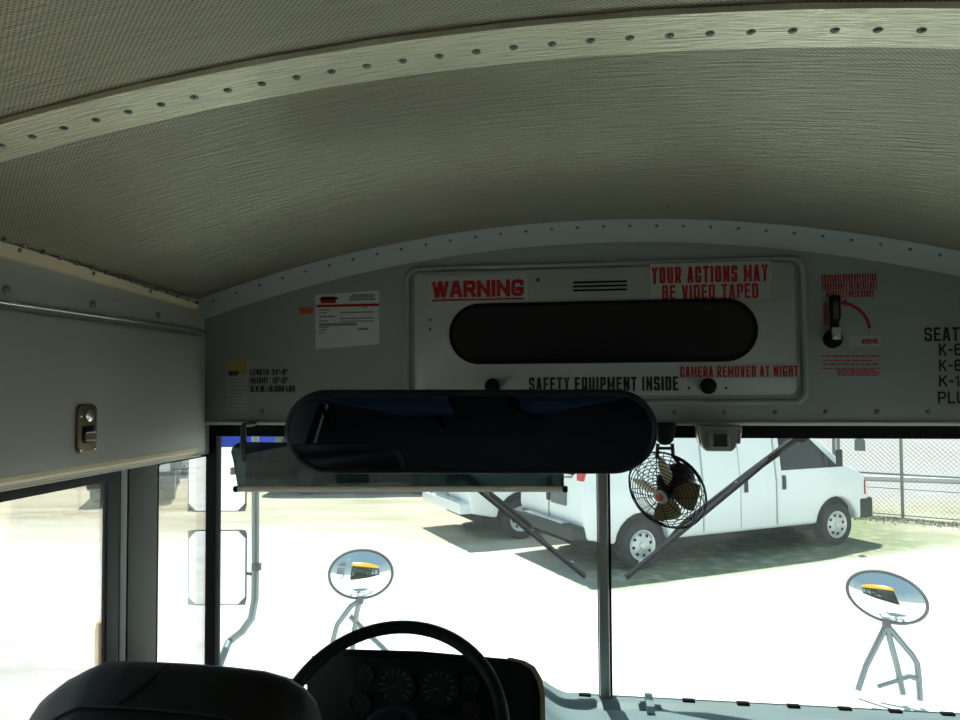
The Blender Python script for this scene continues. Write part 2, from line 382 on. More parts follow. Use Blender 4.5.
# ceiling skin
def cg(u, v): x = XL-.05+(XR-XL+.1)*u; y = BACK+(D+.045-BACK)*v; return (x, y, zc(x, y))
g = G().grid(cg, 40, 60)
g2 = G().grid(lambda u, v: (cg(u, v)[0], cg(u, v)[1], cg(u, v)[2]+.05), 40, 60)
ceil = struct(g.build('ceiling', 'ceil', smooth=60, recalc=False)); roof = struct(g2.build('roof', 'bus_y', smooth=60, recalc=False))
# curved flange where ceiling meets bulkhead
FY, FZ = 1.992, .054
def fg(u, v):
    x = XL+(XR-XL)*u; a = v*PI/2
    return (x, FY+(D-.002-FY)*math.sin(a)**1.0*(.35+.65*v), zc(x)-.001-FZ*(1-math.cos(a))**.8)
fl = struct(G().grid(fg, 60, 8).build('trim_2', 'flange', smooth=60, recalc=False))
rv = None
def rivet(parent, p, nrm, r=.0055, h=.003, m='rivet'):
    g = G().lathe(p, nrm, [(r, 0), (r*.9, h*.6), (r*.5, h), (.0001, h*1.05)], 10); return g.build('rivet', m, parent, 60)
p_ = onZ(667, 207, zc(.2)); rivet(ceil, (p_.x, p_.y, zc(p_.x, p_.y)), (0, 0, -1), .005, .003)
for i in range(33):
    u = (i+.6)/33.2; p = Vector(fg(u, .42)); q = Vector(fg(u, .46)); t = (q-p).normalized(); n = Vector((0, t.z, -t.y)); n = -n if n.z > 0 else n
    rivet(fl, p, n, .0045, .003, 'rivet')
# roof bow (riveted strip) across the ceiling
RB0, RB1 = .884, .984
def rb(u, v):
    v = v if v in (0, 1) else .01+.98*(v-.1)/.8; x = XL+(XR-XL)*u; s = .0025*math.sin(x*38)*(1 if v > .5 else -.3)
    y = RB0+(RB1-RB0)*v+(s if v in (0, 1) else 0); return (x, y, zc(x, y)-.007*(1 if 0 < v < 1 else 0)-.001)
bow = struct(G().grid(rb, 120, 10).build('trim_3', 'rib', smooth=60, recalc=False))
for i in range(48):
    x = XL+.045+i*.0485
    if x < XR-.05: rivet(bow, (x, (RB0+RB1)/2+.002, zc(x, .95)-.0075), (0, 0, -1), .0058, .0035)
# second bow further back and its light weight on the rear ceiling
b2 = struct(G().grid(lambda u, v: (rb(u, v)[0], rb(u, v)[1]-1.9, rb(u, v)[2]), 60, 10).build('trim_9', 'rib', smooth=60, recalc=False))

# left wall
W0 = XL-.05
g = G()
g.box((W0, BACK, 2.46), (XL, D+.045, 2.93)); g.box((W0, BACK, .55), (XL, D+.045, 1.72))
for y0, y1 in ((BACK, -4.9), (-3.75, -3.6), (-2.45, -2.3), (-1.15, -1.0), (.2, .55)): g.box((W0, y0, 1.72), (XL, y1, 2.46))
wl = struct(g.build('wall_left', 'wall', smooth=0))
struct(G().box((W0, 1.682, 1.72), (XL, 1.806, 2.459)).bevel(.006).build('trim_4', 'pillar'))
g = G(); g.box((W0+.005, 1.655, 1.72), (XL-.003, 1.6815, 2.459)); struct(g.bevel(.004).build('trim_5', 'pillar_l'))
def frame_x(name, x, y0, y1, z0, z1, w, d, m, pane, r=.02, gl='side'):
    o = rrect(y0, z0, y1, z1, r); i = rrect(y0+w, z0+w, y1-w, z1-w, max(r-w*.4, .008))
    f = struct(G().ring(o, i, XP(x), XP(x-d)).build(name, m, smooth=40))
    p = G().prism(rrect(y0+w*.7, z0+w*.7, y1-w*.7, z1-w*.7, max(r-w*.4, .008)), XP(x-d*.5), XP(x-d*.5-.004)).build('pane', gl, f, 0)
    return f
o = [(.555, 1.722), (1.654, 1.722), (1.654, 2.459), (.555, 2.459)]; i = [(.61, 1.76), (1.606, 1.76), (1.606, 2.436), (.61, 2.436)]
f3 = struct(G().ring(o, i, XP(XL-.004), XP(XL-.018)).bevel(.003).build('window_3', 'blackp', smooth=40))
G().box((XL-.014, .60, 1.75), (XL-.010, 1.62, 2.45)).build('pane', 'side', f3, 0)
frame_x('window_4', XL-.002, 1.807, 2.090, 1.722, 2.459, .006, .006, 'black', True, .008)
for i, (y0, y1) in enumerate(((-4.9, -3.75), (-3.6, -2.45), (-2.3, -1.15), (-1.0, .2))):
    frame_x('window_%d' % (5+i), XL-.006, y0, y1, 1.722, 2.458, .05, .04, 'black', True)
# right wall with passenger windows and the entrance door opening
g = G(); R0, R1 = XR, XR+.05
g.box((R0, BACK, 2.46), (R1, D+.045, 2.93)); g.box((R0, BACK, .55), (R1, .9, 1.72)); g.box((R0, 2.0, .55), (R1, D+.045, 2.46))
for y0, y1 in ((BACK, -4.9), (-3.75, -3.6), (-2.45, -2.3), (-1.15, -1.0), (.2, .9)): g.box((R0, y0, 1.72), (R1, y1, 2.46))
struct(g.build('wall_right', 'wall', smooth=0))
for i, (y0, y1) in enumerate(((-4.9, -3.75), (-3.6, -2.45), (-2.3, -1.15), (-1.0, .2))):
    frame_x('window_%d' % (9+i), XR+.046, y0, y1, 1.722, 2.458, .05, .04, 'black', True)
frame_x('door_1', XR+.046, .905, 1.44, .6, 2.43, .06, .04, 'black', True); frame_x('door_2', XR+.046, 1.46, 1.995, .6, 2.43, .06, .04, 'black', True)
# floor and rear wall
struct(G().box((W0, BACK, FL-.06), (R1, D+.045, FL)).build('floor', 'floor', smooth=0))
struct(G().prism([(XL-.05, .55), (XR+.05, .55)]+[(x, zc(x)+.05) for x in arc[::-1]], YP(BACK-.05), YP(BACK)).build('wall_back', 'seatnavy', smooth=20))
# front wall under the windshield (firewall)
struct(G().box((W0, D, .55), (R1, D+.045, 1.775)).build('wall_lower', 'blackp', smooth=0))

# cream strip along the joint of left wall and ceiling
sp = []
for t in range(13):
    y = -.4+(1.975+.4)*t/12; k = max(0., min(1., (y-1.26)/.70))
    sp.append((y, 2.906-.028*k, 2.932-.042*k))
g = G()
g.loft([[(XL, y, a-.002), (XL+.010, y, a), (XL+.016, y, b), (XL+.004, y, b+.006), (XL-.01, y, b+.006)] for y, a, b in sp])
st = struct(g.build('trim_6', 'strip', smooth=30))
for i in range(22):
    y = .9+i*.05; k = max(0., min(1., (y-1.26)/.70)); rivet(st, (XL+.023, y, 2.933-.040*k), (.75, 0, -.65), .0055, .006)
for y in (1.30, 1.52, 1.74):
    k = max(0., min(1., (y-1.26)/.70)); rivet(st, (XL+.013, y, 2.924-.038*k), (1, 0, -.2), .0055, .004)

# windshield: two panes, frames, header rubber, mullion
ZB, ZT = 1.806, 2.552
def ws(name, x0, x1, wl_, wr_):
    o = [(x0, ZB), (x1, ZB), (x1, ZT), (x0, ZT)]; i = [(x0+wl_, ZB+.003), (x1-wr_, ZB+.003), (x1-wr_, ZT-.041), (x0+wl_, ZT-.041)]
    f = struct(G().ring(o, i, YP(2.068), YP(2.10)).build(name, 'black', smooth=0))
    G().box((x0+.004, 2.082, ZB+.004), (x1-.004, 2.087, ZT-.01)).build('pane', 'ws', f, 0)
ws('window_1', XL-.010, -.013, .032, .003); ws('window_2', .018, XR+.016, .003, .040)
g = G(); g.box((-.0125, 2.052, ZB-.01), (.0135, 2.067, ZT)); g.bevel(.004)
mu = struct(g.build('trim_7', 'alu'))
g = G(); g.box((.0140, 2.056, ZB-.01), (.0195, 2.0675, ZT)); g.build('rubber_edge', 'black', mu, 0)
g = G(); g.box((-.0165, 2.058, ZB-.01), (-.0130, 2.0675, ZT)); g.build('rubber_edge', 'alu', mu, 0)
# screws along the bottom of the bulkhead
for px in (262, 674, 724, 775, 826, 877, 928):
    p = onY(px, 411.5 if px < 300 else 412, D)
    s_ = G().lathe((p.x, D, p.z), (0, -1, 0), [(.0065, 0), (.006, .002), (.003, .0035), (.0001, .0036)], 12).build('screw', 'rivet', wf, 50)

# ------------------------------------------------------------------ overhead access panel on the left wall
ap = thing('access_panel', 'pale grey overhead access panel with a bronze latch, above the side window', 'panel', (XL, 1.2, 2.45))
prof = [(0, 2.461), (.008, 2.4625), (.018, 2.470), (.0245, 2.480), (.026, 2.490), (.026, 2.79), (.020, 2.80), (0, 2.80)]
ys = [-.3, 0, .5, 1.0, 1.5, 1.95, 2.0, 2.03]
g = G(); g.loft([[(XL+.001+a*(1 if y < 2.0 else 1 if y < 1.99 else .7 if y < 2.02 else .2), y, z) for a, z in prof] for y in ys]); g.build('panel', 'wall', ap, 40)
g = G(); g.tube([(XL+.018, -.3, 2.815), (XL+.020, 2.005, 2.815)], .0034, 10); g.build('hinge_rail', 'chrome', ap)
g = G(); g.box((XL+.0005, -.3, 2.4592), (XL+.012, 2.0, 2.4622)); g.build('lit_bottom_lip', 'header', ap, 0)  # near-white colour paints in the light on the panel's underside
g = G(); g.loft([[(XL+.009, y, 2.4615), (XL+.0275, y, 2.478), (XL+.0275, y, 2.487), (XL+.009, y, 2.475)] for y in (-.3, .5, 1.2, 1.9, 1.95)]); g.build('lit_lower_edge', 'strip', ap, 30)  # cream band: light along the panel's bottom edge put into the colour
g = G(); g.box((XL+.0005, -.3, 2.826), (XL+.004, 2.03, 2.862)); g.build('hinge_leaf', 'wall', ap, 0)
for y in (1.28, 1.53, 1.79, 1.05):
    g = G().lathe((XL+.004, y, 2.842), (1, 0, 0), [(.009, 0), (.0085, .003), (.004, .005), (.0001, .0052)], 12); g.build('hinge_screw', 'rivet', ap, 50)
LX = XL+.027
k0 = onX(75, 454, LX); k1 = onX(95, 404, LX); ya, yb, za, zb = k0.y, k1.y, k0.z, k1.z
la = G().prism(rrect(ya, za, yb, zb, .016), XP(LX), XP(LX+.006)).bevel(.002).build('latch_plate', 'bronze', ap)
G().lathe((LX+.005, (ya+yb)/2+.003, zb-.024), (1, 0, 0), [(.014, 0), (.013, .004), (.008, .007), (.0001, .008)], 20).build('lock_cylinder', 'chrome', la)
G().prism(rrect(ya+.014, za+.022, yb-.012, zb-.046, .004), XP(LX+.0062), XP(LX+.0068)).build('latch_recess', 'black', la)
g = G(); g.box((LX+.0068, ya+.016, za+.026), (LX+.012, yb-.014, zb-.062)); g.bevel(.002); g.build('latch_paddle', 'bronze', la)
for z in (za+.025, zb-.063):
    g = G(); g.box((LX+.011, ya+.016, z), (LX+.0145, yb-.014, z+.004)); g.build('latch_lip', 'chrome', la)
for y, z in ((ya+.008, za+.008), (yb-.008, za+.008), (ya+.009, zb-.024)):
    G().lathe((LX+.006, y, z), (1, 0, 0), [(.004, 0), (.003, .002), (.0001, .003)], 10).build('latch_screw', 'chrome', la)

# ------------------------------------------------------------------ equipment hatch in the bulkhead
H0, H1, HZ0, HZ1 = -.542, .529, 2.600, 2.990
hx = thing('equipment_hatch', 'off-white hatch with a long smoked window set in the bulkhead over the windshield', 'hatch', (0, D, HZ0))
o = rrect(H0, HZ0, H1, HZ1, .035); i = rrect(H0+.014, HZ0+.014, H1-.014, HZ1-.014, .027)
def rr(d, y): return [Vector((p[0], y, p[1])) for p in rrect(H0+d, HZ0+d, H1-d, HZ1-d, max(.035-d*.6, .01))]
g = G(); g.loft([rr(0, D-.0005), rr(.003, D-.008), rr(.007, D-.011), rr(.012, D-.009), rr(.016, D-.001)], cap=False); g.build('surround', 'bulk', hx, 60)
def rd(d, y, r=.02): return [Vector((p[0], y, p[1])) for p in rrect(H0+.030+d, HZ0+.026+d, H1-.030-d, HZ1-.018-d, max(r-d, .005))]
g = G(); g.loft([rd(0, D-.001), rd(.001, D-.010), rd(.004, D-.012)]); dr = g.build('hatch_door', 'hatch', hx, 40)
DF = D-.0122
# stadium window, a dark opening with a soft rubber edge
wx0, wx1, wz0, wz1 = -.413, .404, 2.713, 2.880
st_ = lambda d: rrect(wx0+d, wz0+d, wx1-d, wz1-d, .085-d, 14)
g = G(); g.ring(st_(0), st_(.012), YP(DF-.005), YP(DF)); g.bevel(.0015); g.build('window_gasket', 'black', dr, 40)
G().prism(st_(.011), YP(DF-.0015), YP(DF-.0005)).build('smoked_window', 'smoke', dr, 0)
for k in range(3):
    a = onY(573, 282.5+k*4, DF); b = onY(627, 282.5+k*4, DF)
    G().prism(rrect(a.x, a.z-.0028, b.x, a.z+.0022, .002, 3), YP(DF-.0012), YP(DF)).build('vent_slot', 'black', dr, 0)
for px, py in ((492, 386), (709, 386)):
    p = onY(px, py, DF-.01)
    G().lathe((p.x, DF, p.z), (0, -1, 0), [(.021, 0), (.021, .004), (.017, .006), (.017, .018), (.013, .022), (.0001, .023)], 22).build('knob', 'black', dr, 50)
for px, py in ((538, 280), (430, 320), (430, 329), (689, 388), (726, 388)):
    p = onY(px, py, DF)
    G().lathe((p.x, DF, p.z), (0, -1, 0), [(.0052 if px == 538 else .0035, 0), (.003, .0015), (.0001, .002)], 12).build('screw', 'dark', dr, 50)
def decal_box(x0, y0, x1, y1, Y): a = onY(x0, y0, Y); b = onY(x1, y1, Y); return a.x, b.z, b.x, a.z
SF = DF-.0008
def sticker(name, label, box, m='sticker', cat='sticker', Y=DF, r=.003):
    x0, z0, x1, z1 = box
    o = G().prism(rrect(x0, z0, x1, z1, r, 3), YP(Y-.0008), YP(Y)).build(name, m, None, 0); return tag(o, label, cat)
sk = sticker('warning_sticker', 'white sticker reading WARNING in underlined red capitals on the hatch', decal_box(428, 277, 528, 303, DF))
b = decal_box(432, 281.5, 524, 296, SF); g = letters(G(), 'WARNING', b[0], b[1], b[2], b[3], SF-.0006, .235, gap=.3)
bar(g, b[0], b[1]-.0092, b[2], b[1]-.0042, SF-.0006); g.build('lettering', 'red', sk, 0)
sk = sticker('video_notice_sticker', 'sticker reading YOUR ACTIONS MAY BE VIDEO TAPED in red, on the upper hatch', decal_box(650, 264, 772, 299, DF))
g = G()
for tx, bx in (('YOUR ACTIONS MAY', (651.5, 267.5, 768, 281)), ('BE VIDEO TAPED', (662, 285.5, 758.5, 298))):
    b = decal_box(*bx, SF); letters(g, tx, b[0], b[1], b[2], b[3], SF-.0006, .158, gap=.65, word=1.3)
g.build('lettering', 'red', sk, 0)
sk = sticker('camera_notice_sticker', 'narrow sticker reading CAMERA REMOVED AT NIGHT in red, under the hatch window', decal_box(678, 364, 800, 378, DF))
b = decal_box(680, 366.5, 798.5, 376.5, SF); letters(G(), 'CAMERA REMOVED AT NIGHT', b[0], b[1], b[2], b[3], SF-.0006, .155, gap=.7, word=1.0).build('lettering', 'red', sk, 0)
b = decal_box(529, 377.5, 678.5, 390.5, DF)
tag(letters(G(), 'SAFETY EQUIPMENT INSIDE', b[0], b[1], b[2], b[3], DF-.0006, .16, gap=.75, word=1.1).build('safety_equipment_lettering', 'dark', None, 0),
    'black lettering SAFETY EQUIPMENT INSIDE along the bottom of the hatch door', 'lettering')
# bulkhead stickers
g = G()
for tx, bx in (('LENGTH  24\'-8"', (250.5, 369.3, 287.5, 374.8)), ('HEIGHT  10\'-0"', (250.5, 377.6, 287.5, 383.2)), ('G.V.W. 18,000 LBS', (251, 386, 295, 391.7))):
    b = decal_box(*bx, D); letters(g, tx, b[0], b[1], b[2], b[3], D-.0008, .20, gap=.5)
tag(g.build('dimensions_lettering', 'dark', None, 0), 'small black lettering of LENGTH, HEIGHT and G.V.W. on the bulkhead', 'lettering')
sk = sticker('inspection_card', 'narrow upright card with a yellow top beside the length and height lettering', decal_box(227.5, 358.5, 247.5, 411, D), 'sticker', 'sticker', D)
b = decal_box(227.8, 358.8, 247.2, 374, D); G().box((b[0], D-.0014, b[1]), (b[2], D-.0008, b[3])).build('yellow_band', 'yellow', sk, 0)
g = G(); b = decal_box(229, 371, 239, 375.5, D)
for k in range(5): bar(g, b[0]+(b[2]-b[0])*k/5, b[1], b[0]+(b[2]-b[0])*(k+.7)/5, b[3], D-.0016)
g.build('printed_word', 'dark', sk, 0)
g = G()
for k in range(9):
    q = decal_box(229, 379+k*3.5, 246, 379.5+k*3.5, D); bar(g, q[0], q[1], q[2], q[3], D-.001)
g.build('ruled_rows', 'greyprint', sk, 0)
# certificate: slightly tilted white sheet
cb = decal_box(316, 293, 379.5, 347, D)
sk = tag(G().prism([(cb[0], cb[1]-.003), (cb[2], cb[1]+.008), (cb[2]-.001, cb[3]+.003), (cb[0]-.002, cb[3]-.006)], YP(D-.001), YP(D)).build('certificate', 'paper', None, 0),
         'white printed certificate sheet with a dark and red logo block, stuck to the bulkhead', 'certificate')
def cbar(x0, y0, x1, y1, g): q = decal_box(x0, y0, x1, y1, D); dz = lambda x: .0; bar(g, q[0], q[1], q[2], q[3], D-.0014)
g = G(); cbar(321, 297, 335, 300, g); cbar(319.5, 298.2, 338, 299.4, g); cbar(321.5, 297.3, 337, 298, g); g.build('logo_top', 'dark', sk, 0)
g = G(); cbar(321, 300, 336, 303.2, g); g.build('logo_bottom', 'red', sk, 0)
g = G(); q = decal_box(316.5, 304.8, 379, 306, D); bar(g, q[0], q[1], q[2], q[3], D-.0014); g.build('red_rule', 'red', sk, 0)
g = G()
for r_ in ((352, 294.5, 375, 295.5), (350, 296.5, 374, 297.5), (349, 298.8, 376, 300), (319, 309.5, 330, 310.5), (319, 312.5, 327, 313.5), (319, 316, 335, 317.2), (319, 320.5, 328, 321.5),
           (319, 323.5, 357, 325.5), (319, 326.8, 329, 327.8), (319, 329.5, 327, 330.5), (319, 332.5, 325, 333.5), (358, 328, 368, 330), (362, 306.8, 368, 307.6), (340, 312, 374, 312.6), (340, 318, 374, 318.5), (340, 321, 374, 321.4)):
    cbar(*r_, g)
g.build('printed_lines', 'greyprint', sk, 0)
b = decal_box(300, 307.5, 313, 313.5, D)
tag(G().prism(rrect(b[0], b[1], b[2], b[3], .004, 4), YP(D-.001), YP(D)).build('orange_sticker', 'orange', None, 0), 'tiny orange sticker beside the white certificate on the bulkhead', 'sticker')
# door operation decal
sk = sticker('door_operation_decal', 'decal of three red lines on ENTRANCE DOOR OPERATION above the emergency lever', decal_box(820.5, 273, 878.5, 299, D), 'bulk', 'decal', D)
g = G()
for tx, bx in (('ENTRANCE DOOR OPERATION', (821.5, 274.8, 876, 281)), ('TURN HANDLE IN EMERGENCY', (821.5, 282.8, 877, 289)), ('MANUALLY OPEN DOORS', (826, 290.8, 873.5, 297))):
    b = decal_box(*bx, D); letters(g, tx, b[0], b[1], b[2], b[3], D-.0014, .125, gap=.8)
g.build('lettering', 'red', sk, 0)
b = decal_box(823, 301, 828, 324, D); tag(letters(G(), 'EMERGENCY', b[0], b[1], b[2], b[3], D-.0008, .2, rot=1, gap=.4).build('emergency_lettering', 'red', None, 0), 'red lettering EMERGENCY running upward beside the lever', 'lettering')
# curved arrow
c0 = onY(838, 331, D); e1 = onY(869.5, 328, D); rad = e1.x-c0.x; g = G()
top = onY(843, 302.5, D); rz = top.z-c0.z; arc_o = []; n = 20
for k in range(n+1):
    t = math.radians(4+74*k/n); arc_o.append((math.cos(t), math.sin(t)))
outer = [(c0.x+(rad+.004)*a, c0.z+(rz+.004)*b_) for a, b_ in arc_o]; inner = [(c0.x+(rad-.004)*a, c0.z+(rz-.004)*b_) for a, b_ in arc_o]
for k in range(n):
    vs = [g.bm.verts.new((p[0], D-.0008, p[1])) for p in (outer[k], outer[k+1], inner[k+1], inner[k])]; g.face(vs)
tip = onY(839.5, 302.8, D); vs = [g.bm.verts.new((p[0], D-.0009, p[1])) for p in ((tip.x, tip.z), (tip.x+.017, tip.z+.010), (tip.x+.017, tip.z-.010))]; g.face(vs)
tag(g.build('curved_arrow_decal', 'red', None, 0), 'curved red arrow decal beside the emergency lever', 'decal')
sk = sticker('normal_decal', 'small pale decal reading NORMAL in red, under the curved arrow', decal_box(849, 336.5, 880.5, 346.5, D), 'sticker', 'decal', D)
b = decal_box(861.5, 338.8, 879, 343.8, D); letters(G(), 'NORMAL', b[0], b[1], b[2], b[3], D-.0014, .16, gap=.6).build('lettering', 'red', sk, 0)
g = G()
for r_ in ((821, 355.6, 880, 356.8), (822.5, 360, 872, 361), (822.5, 363.5, 880, 364.8), (822, 368, 880, 368.9), (837, 370, 876, 371), (837, 372.3, 880, 373.3), (837, 374.6, 879, 375.6)):
    x = r_[0]
    while x < r_[2]-2:
        w = random.uniform(3, 8); q = decal_box(x, r_[1], min(x+w, r_[2]), r_[3], D); bar(g, q[0], q[1], q[2], q[3], D-.0006); x += w+1.1
tag(g.build('fine_print_decal', 'red', None, 0), 'rows of tiny red fine print under the emergency lever', 'decal')
g = G()
for tx, bx in (('SEATING', (924, 327.5, 983, 340.5)), ('K-6', (938.5, 343.5, 962, 355.5)), ('K-8', (938.5, 359.5, 962, 371)), ('K-12', (938.5, 375, 970, 386.5)), ('PLUS', (937.5, 391.5, 976, 403.5))):
    b = decal_box(*bx, D); letters(g, tx, b[0], b[1], b[2], b[3], D-.0008, .165, gap=.7)
tag(g.build('seating_capacity_lettering', 'dark', None, 0), 'tall black lettering listing SEATING with K-6, K-8 and PLUS on the bulkhead', 'lettering')
# emergency door lever
p = onY(832.5, 339, D); q = onY(831.5, 296, D)
lv = thing('emergency_door_lever', 'black upright emergency door lever on a round boss, beside a curved red arrow', 'lever', (p.x, D, p.z))
G().lathe((p.x, D, p.z), (0, -1, 0), [(.024, 0), (.024, .006), (.018, .012), (.018, .02), (.0001, .021)], 24).build('boss', 'black', lv, 50)
g = G(); m1 = onY(831, 324, D)
g.loft([[Vector((c.x+w*a, D-.020-.010*b_, c.z)) for a, b_ in ((-1, 0), (1, 0), (1, 1), (-1, 1))] for c, w in ((p, .010), (m1, .011), (p.lerp(q, .5), .0135), (p.lerp(q, .95), .0135), (q, .009))])
g.bevel(.003); g.build('lever_arm', 'blackp', lv)
g = G(); g.box((p.x-.011, D-.034, p.z-.004), (p.x+.011, D-.031, p.z+.028)); g.bevel(.002); g.build('chrome_clip', 'chrome', lv)
g = G(); cxx = p.lerp(q, .62); g.box((cxx.x-.006, D-.032, cxx.z-.02), (cxx.x+.006, D-.0305, cxx.z+.025)); g.build('lever_inlay', 'pillar', lv)

# ------------------------------------------------------------------ rear-view mirror
MY, MYAW = 1.62, math.radians(7)
a = onY(285.5, 432, MY-.05); b = onY(657.5, 432, MY+.05); t_ = onY(471, 391, MY); u_ = onY(471, 473.5, MY)
mx, mz, mw, mh = (a.x+b.x)/2, (t_.z+u_.z)/2, (b-a).length, (t_.z-u_.z)*1.06
rm = thing('rearview_mirror', 'long stadium-shaped interior mirror in a black frame hanging before the windshield', 'mirror', (mx, MY, mz))
TL = Matrix.Translation((mx, MY, mz)) @ Matrix.Rotation(MYAW, 4, 'Z') @ Matrix.Rotation(math.radians(.3), 4, 'Y') @ Matrix.Rotation(math.radians(16), 4, 'X')
def stad(w, h, y): return [Vector((p[0], y, p[1])) for p in rrect(-w/2, -h/2, w/2, h/2, h/2-.0005, 16)]
g = G(); g.loft([stad(mw-.03, mh-.03, .028), stad(mw-.008, mh-.008, .020), stad(mw, mh, .006), stad(mw, mh, -.004), stad(mw-.004, mh-.004, -.008), stad(mw-.018, mh-.018, -.009), stad(mw-.026, mh-.026, -.004)])
g.xf(TL).build('frame', 'blackp', rm, 50)
W_, H_ = mw-.025, mh-.025
def convex(u, v):
    pass
rings = []
for k in range(9):
    s = 1-k/8.6
    rings.append([Vector((p.x*s, -.0045-.005*(1-s*s), p.z*s)) for p in stad(W_, H_, 0)])
g = G(); g.loft(rings); g.xf(TL).build('mirror_glass', 'mirror', rm, 60)
for x in (-.22, .22):
    g = G(); g.tube([(mx+x, MY+.02, mz+.05), (mx+x, MY+.12, mz+.08), (mx+x, MY+.25, 2.60), (mx+x, D-.013, 2.62)], .008, 8); g.build('bracket', 'black', rm)
p = onY(341, 471.5, MY-.002); G().lathe((p.x, MY-.004, p.z), (0, -1, -.3), [(.003, 0), (.0025, .003), (.0001, .004)], 10).build('frame_screw', 'chrome', rm)

# ------------------------------------------------------------------ smoked sun visor
VY = 1.93
vr = thing('sun_visor', 'smoked acrylic sun visor with a pale bottom rail, behind the long mirror', 'visor', tuple(onY(400, 489, VY)))
A = onY(231, 443, VY); B_ = onY(564, 489, VY); lo = onY(238, 489, VY)
zz = lambda x: lo.z+(B_.z-lo.z)*(x-lo.x)/(B_.x-lo.x)
out = [(lo.x, zz(lo.x)), (B_.x, B_.z), (B_.x, A.z-.004), (A.x+.035, A.z+.003)]
for k in range(1, 8):
    t = math.radians(90+12*k); out.append((A.x+.030+.030*math.cos(t), A.z-.028+.030*math.sin(t)))
out.append((A.x+.006, A.z-.045))
G().prism(out, YP(VY), YP(VY+.004)).build('visor_panel', 'visor', vr, 0)
g = G(); g.tube([(lo.x-.004, VY-.002, zz(lo.x)), (B_.x+.002, VY-.002, B_.z)], .0075, 10); g.build('rail', 'rail', vr)
for c in (Vector((lo.x-.004, VY-.002, zz(lo.x))), Vector((B_.x+.003, VY-.002, B_.z))):
    g = G(); g.lathe(c-Vector((.007, 0, 0)), (1, 0, 0), [(.0001, 0), (.008, .001), (.009, .007), (.008, .013), (.0001, .014)], 14); g.build('rail_knob', 'black', vr, 50)
p = onY(562, 477, VY); q = onY(562, 489, VY); r2 = onY(572, 477, VY); r3 = onY(572, 470, VY)
g = G(); g.tube([q, p, r2, r3, r3+Vector((0, .05, .09))], .0022, 8); g.build('pivot_wire', 'wire', vr)
p = onY(243.5, 425, VY+.03); q = onY(243.5, 443, VY)
g = G(); g.tube([(p.x, D-.005, 2.55), p, q, q-Vector((0, 0, .05))], [.007, .007, .009, .005], 8); g.build('hanger', 'pillar', vr)
g = G(); q = onY(233, 471, VY); g.box((q.x-.006, VY-.006, q.z-.01), (q.x+.006, VY+.006, q.z+.01)); g.bevel(.003); g.build('end_clip', 'rail', vr)

# ------------------------------------------------------------------ small sensor box under the bulkhead
c = onY(719, 438, 1.99)
sb = thing('sensor_box', 'grey sensor box with a square dark lens mounted under the bulkhead beside the fan', 'sensor', (c.x, 1.99, 2.53))
def rb4(x0, x1, z0, z1, y, r): return [Vector((p[0], y, p[1])) for p in rrect(x0, z0, x1, z1, r, 5)]
za, zb = onY(719, 427, 1.99).z, onY(719, 451.5, 1.99).z; xw = (onY(740, 438, 1.99).x-onY(698, 438, 1.99).x)/2
g = G()
g.loft([[Vector((c.x+xw*s*a, 2.012+.034*b_*q, z)) for a, b_ in ((-1, -1), (1, -1), (1, 1), (-1, 1))] for z, s, q in ((za+.004, .95, 1), (za-.01, .92, 1), (zb+.012, .80, .9), (zb, .62, .7))])
g.bevel(.006, 3, 25); g.build('housing', 'sensor', sb, 50)
for s in (-1, 1):
    g = G(); g.loft([[Vector((c.x+s*xw*k+.004*a, 2.0+.02*b_, z)) for a, b_ in ((-1, -1), (1, -1), (1, 1), (-1, 1))] for z, k in ((za+.004, 1.0), (za-.012, 1.0), (zb+.02, .9))]); g.bevel(.002); g.build('side_bracket', 'chrome', sb)
p0 = onY(713, 434, 1.975); p1 = onY(727, 446.5, 1.975)
g = G(); g.box((p0.x-.009, 1.971, p1.z-.004), (p1.x+.009, 1.985, p0.z+.003)); g.bevel(.003); fr = g.build('bezel', 'pillar_l', sb)
g = G(); g.box((p0.x, 1.9695, p1.z), (p1.x, 1.9712, p0.z)); g.build('lens', 'smoke', fr, 0)

# ------------------------------------------------------------------ dash fan
fc = onY(667, 490, 1.93)
fn = thing('dash_fan', 'small wire-caged fan with tan blades hanging from the header beside the mirror', 'fan', tuple(fc))
fz = Vector((-.52, -.78, -.34)).normalized()            # where the fan faces
fx = fz.cross(Vector((0, 0, 1))).normalized(); fy = fx.cross(fz)
FM = Matrix((( fx.x, fy.x, fz.x, fc.x), (fx.y, fy.y, fz.y, fc.y), (fx.z, fy.z, fz.z, fc.z), (0, 0, 0, 1)))
R = .104
g = G()
for k in range(1, 12):                                  # front rings on a dome, back rings
    t = k/11; r = R*(.17+.83*t); z = .034*math.sqrt(max(0, 1-t**2.2))+.004
    g.tube([(r*math.cos(a), r*math.sin(a), z) for a in [2*PI*q/40 for q in range(40)]], .0011 if k < 11 else .0020, 5, closed=True)
for k in range(8):
    a = 2*PI*k/8
    g.tube([(R*(.17+.83*t)*math.cos(a), R*(.17+.83*t)*math.sin(a), .034*math.sqrt(max(0, 1-t**2.2))+.003) for t in [q/8 for q in range(9)]], .0012, 5)
g.xf(FM).build('front_grille', 'wire', fn)
g = G()
for k in range(1, 7):
    t = k/6; r = R*(.30+.70*t); z = -.034*math.sqrt(max(0, 1-t**2.2))
    g.tube([(r*math.cos(a), r*math.sin(a), z) for a in [2*PI*q/40 for q in range(40)]], .0011, 5, closed=True)
for k in range(22):
    a = 2*PI*k/22
    g.tube([(R*(.30+.70*t)*math.cos(a+.5*t), R*(.30+.70*t)*math.sin(a+.5*t), -.034*math.sqrt(max(0, 1-t**2.2))) for t in [q/8 for q in range(9)]], .0011, 5)
g.xf(FM).build('rear_grille', 'wire', fn)
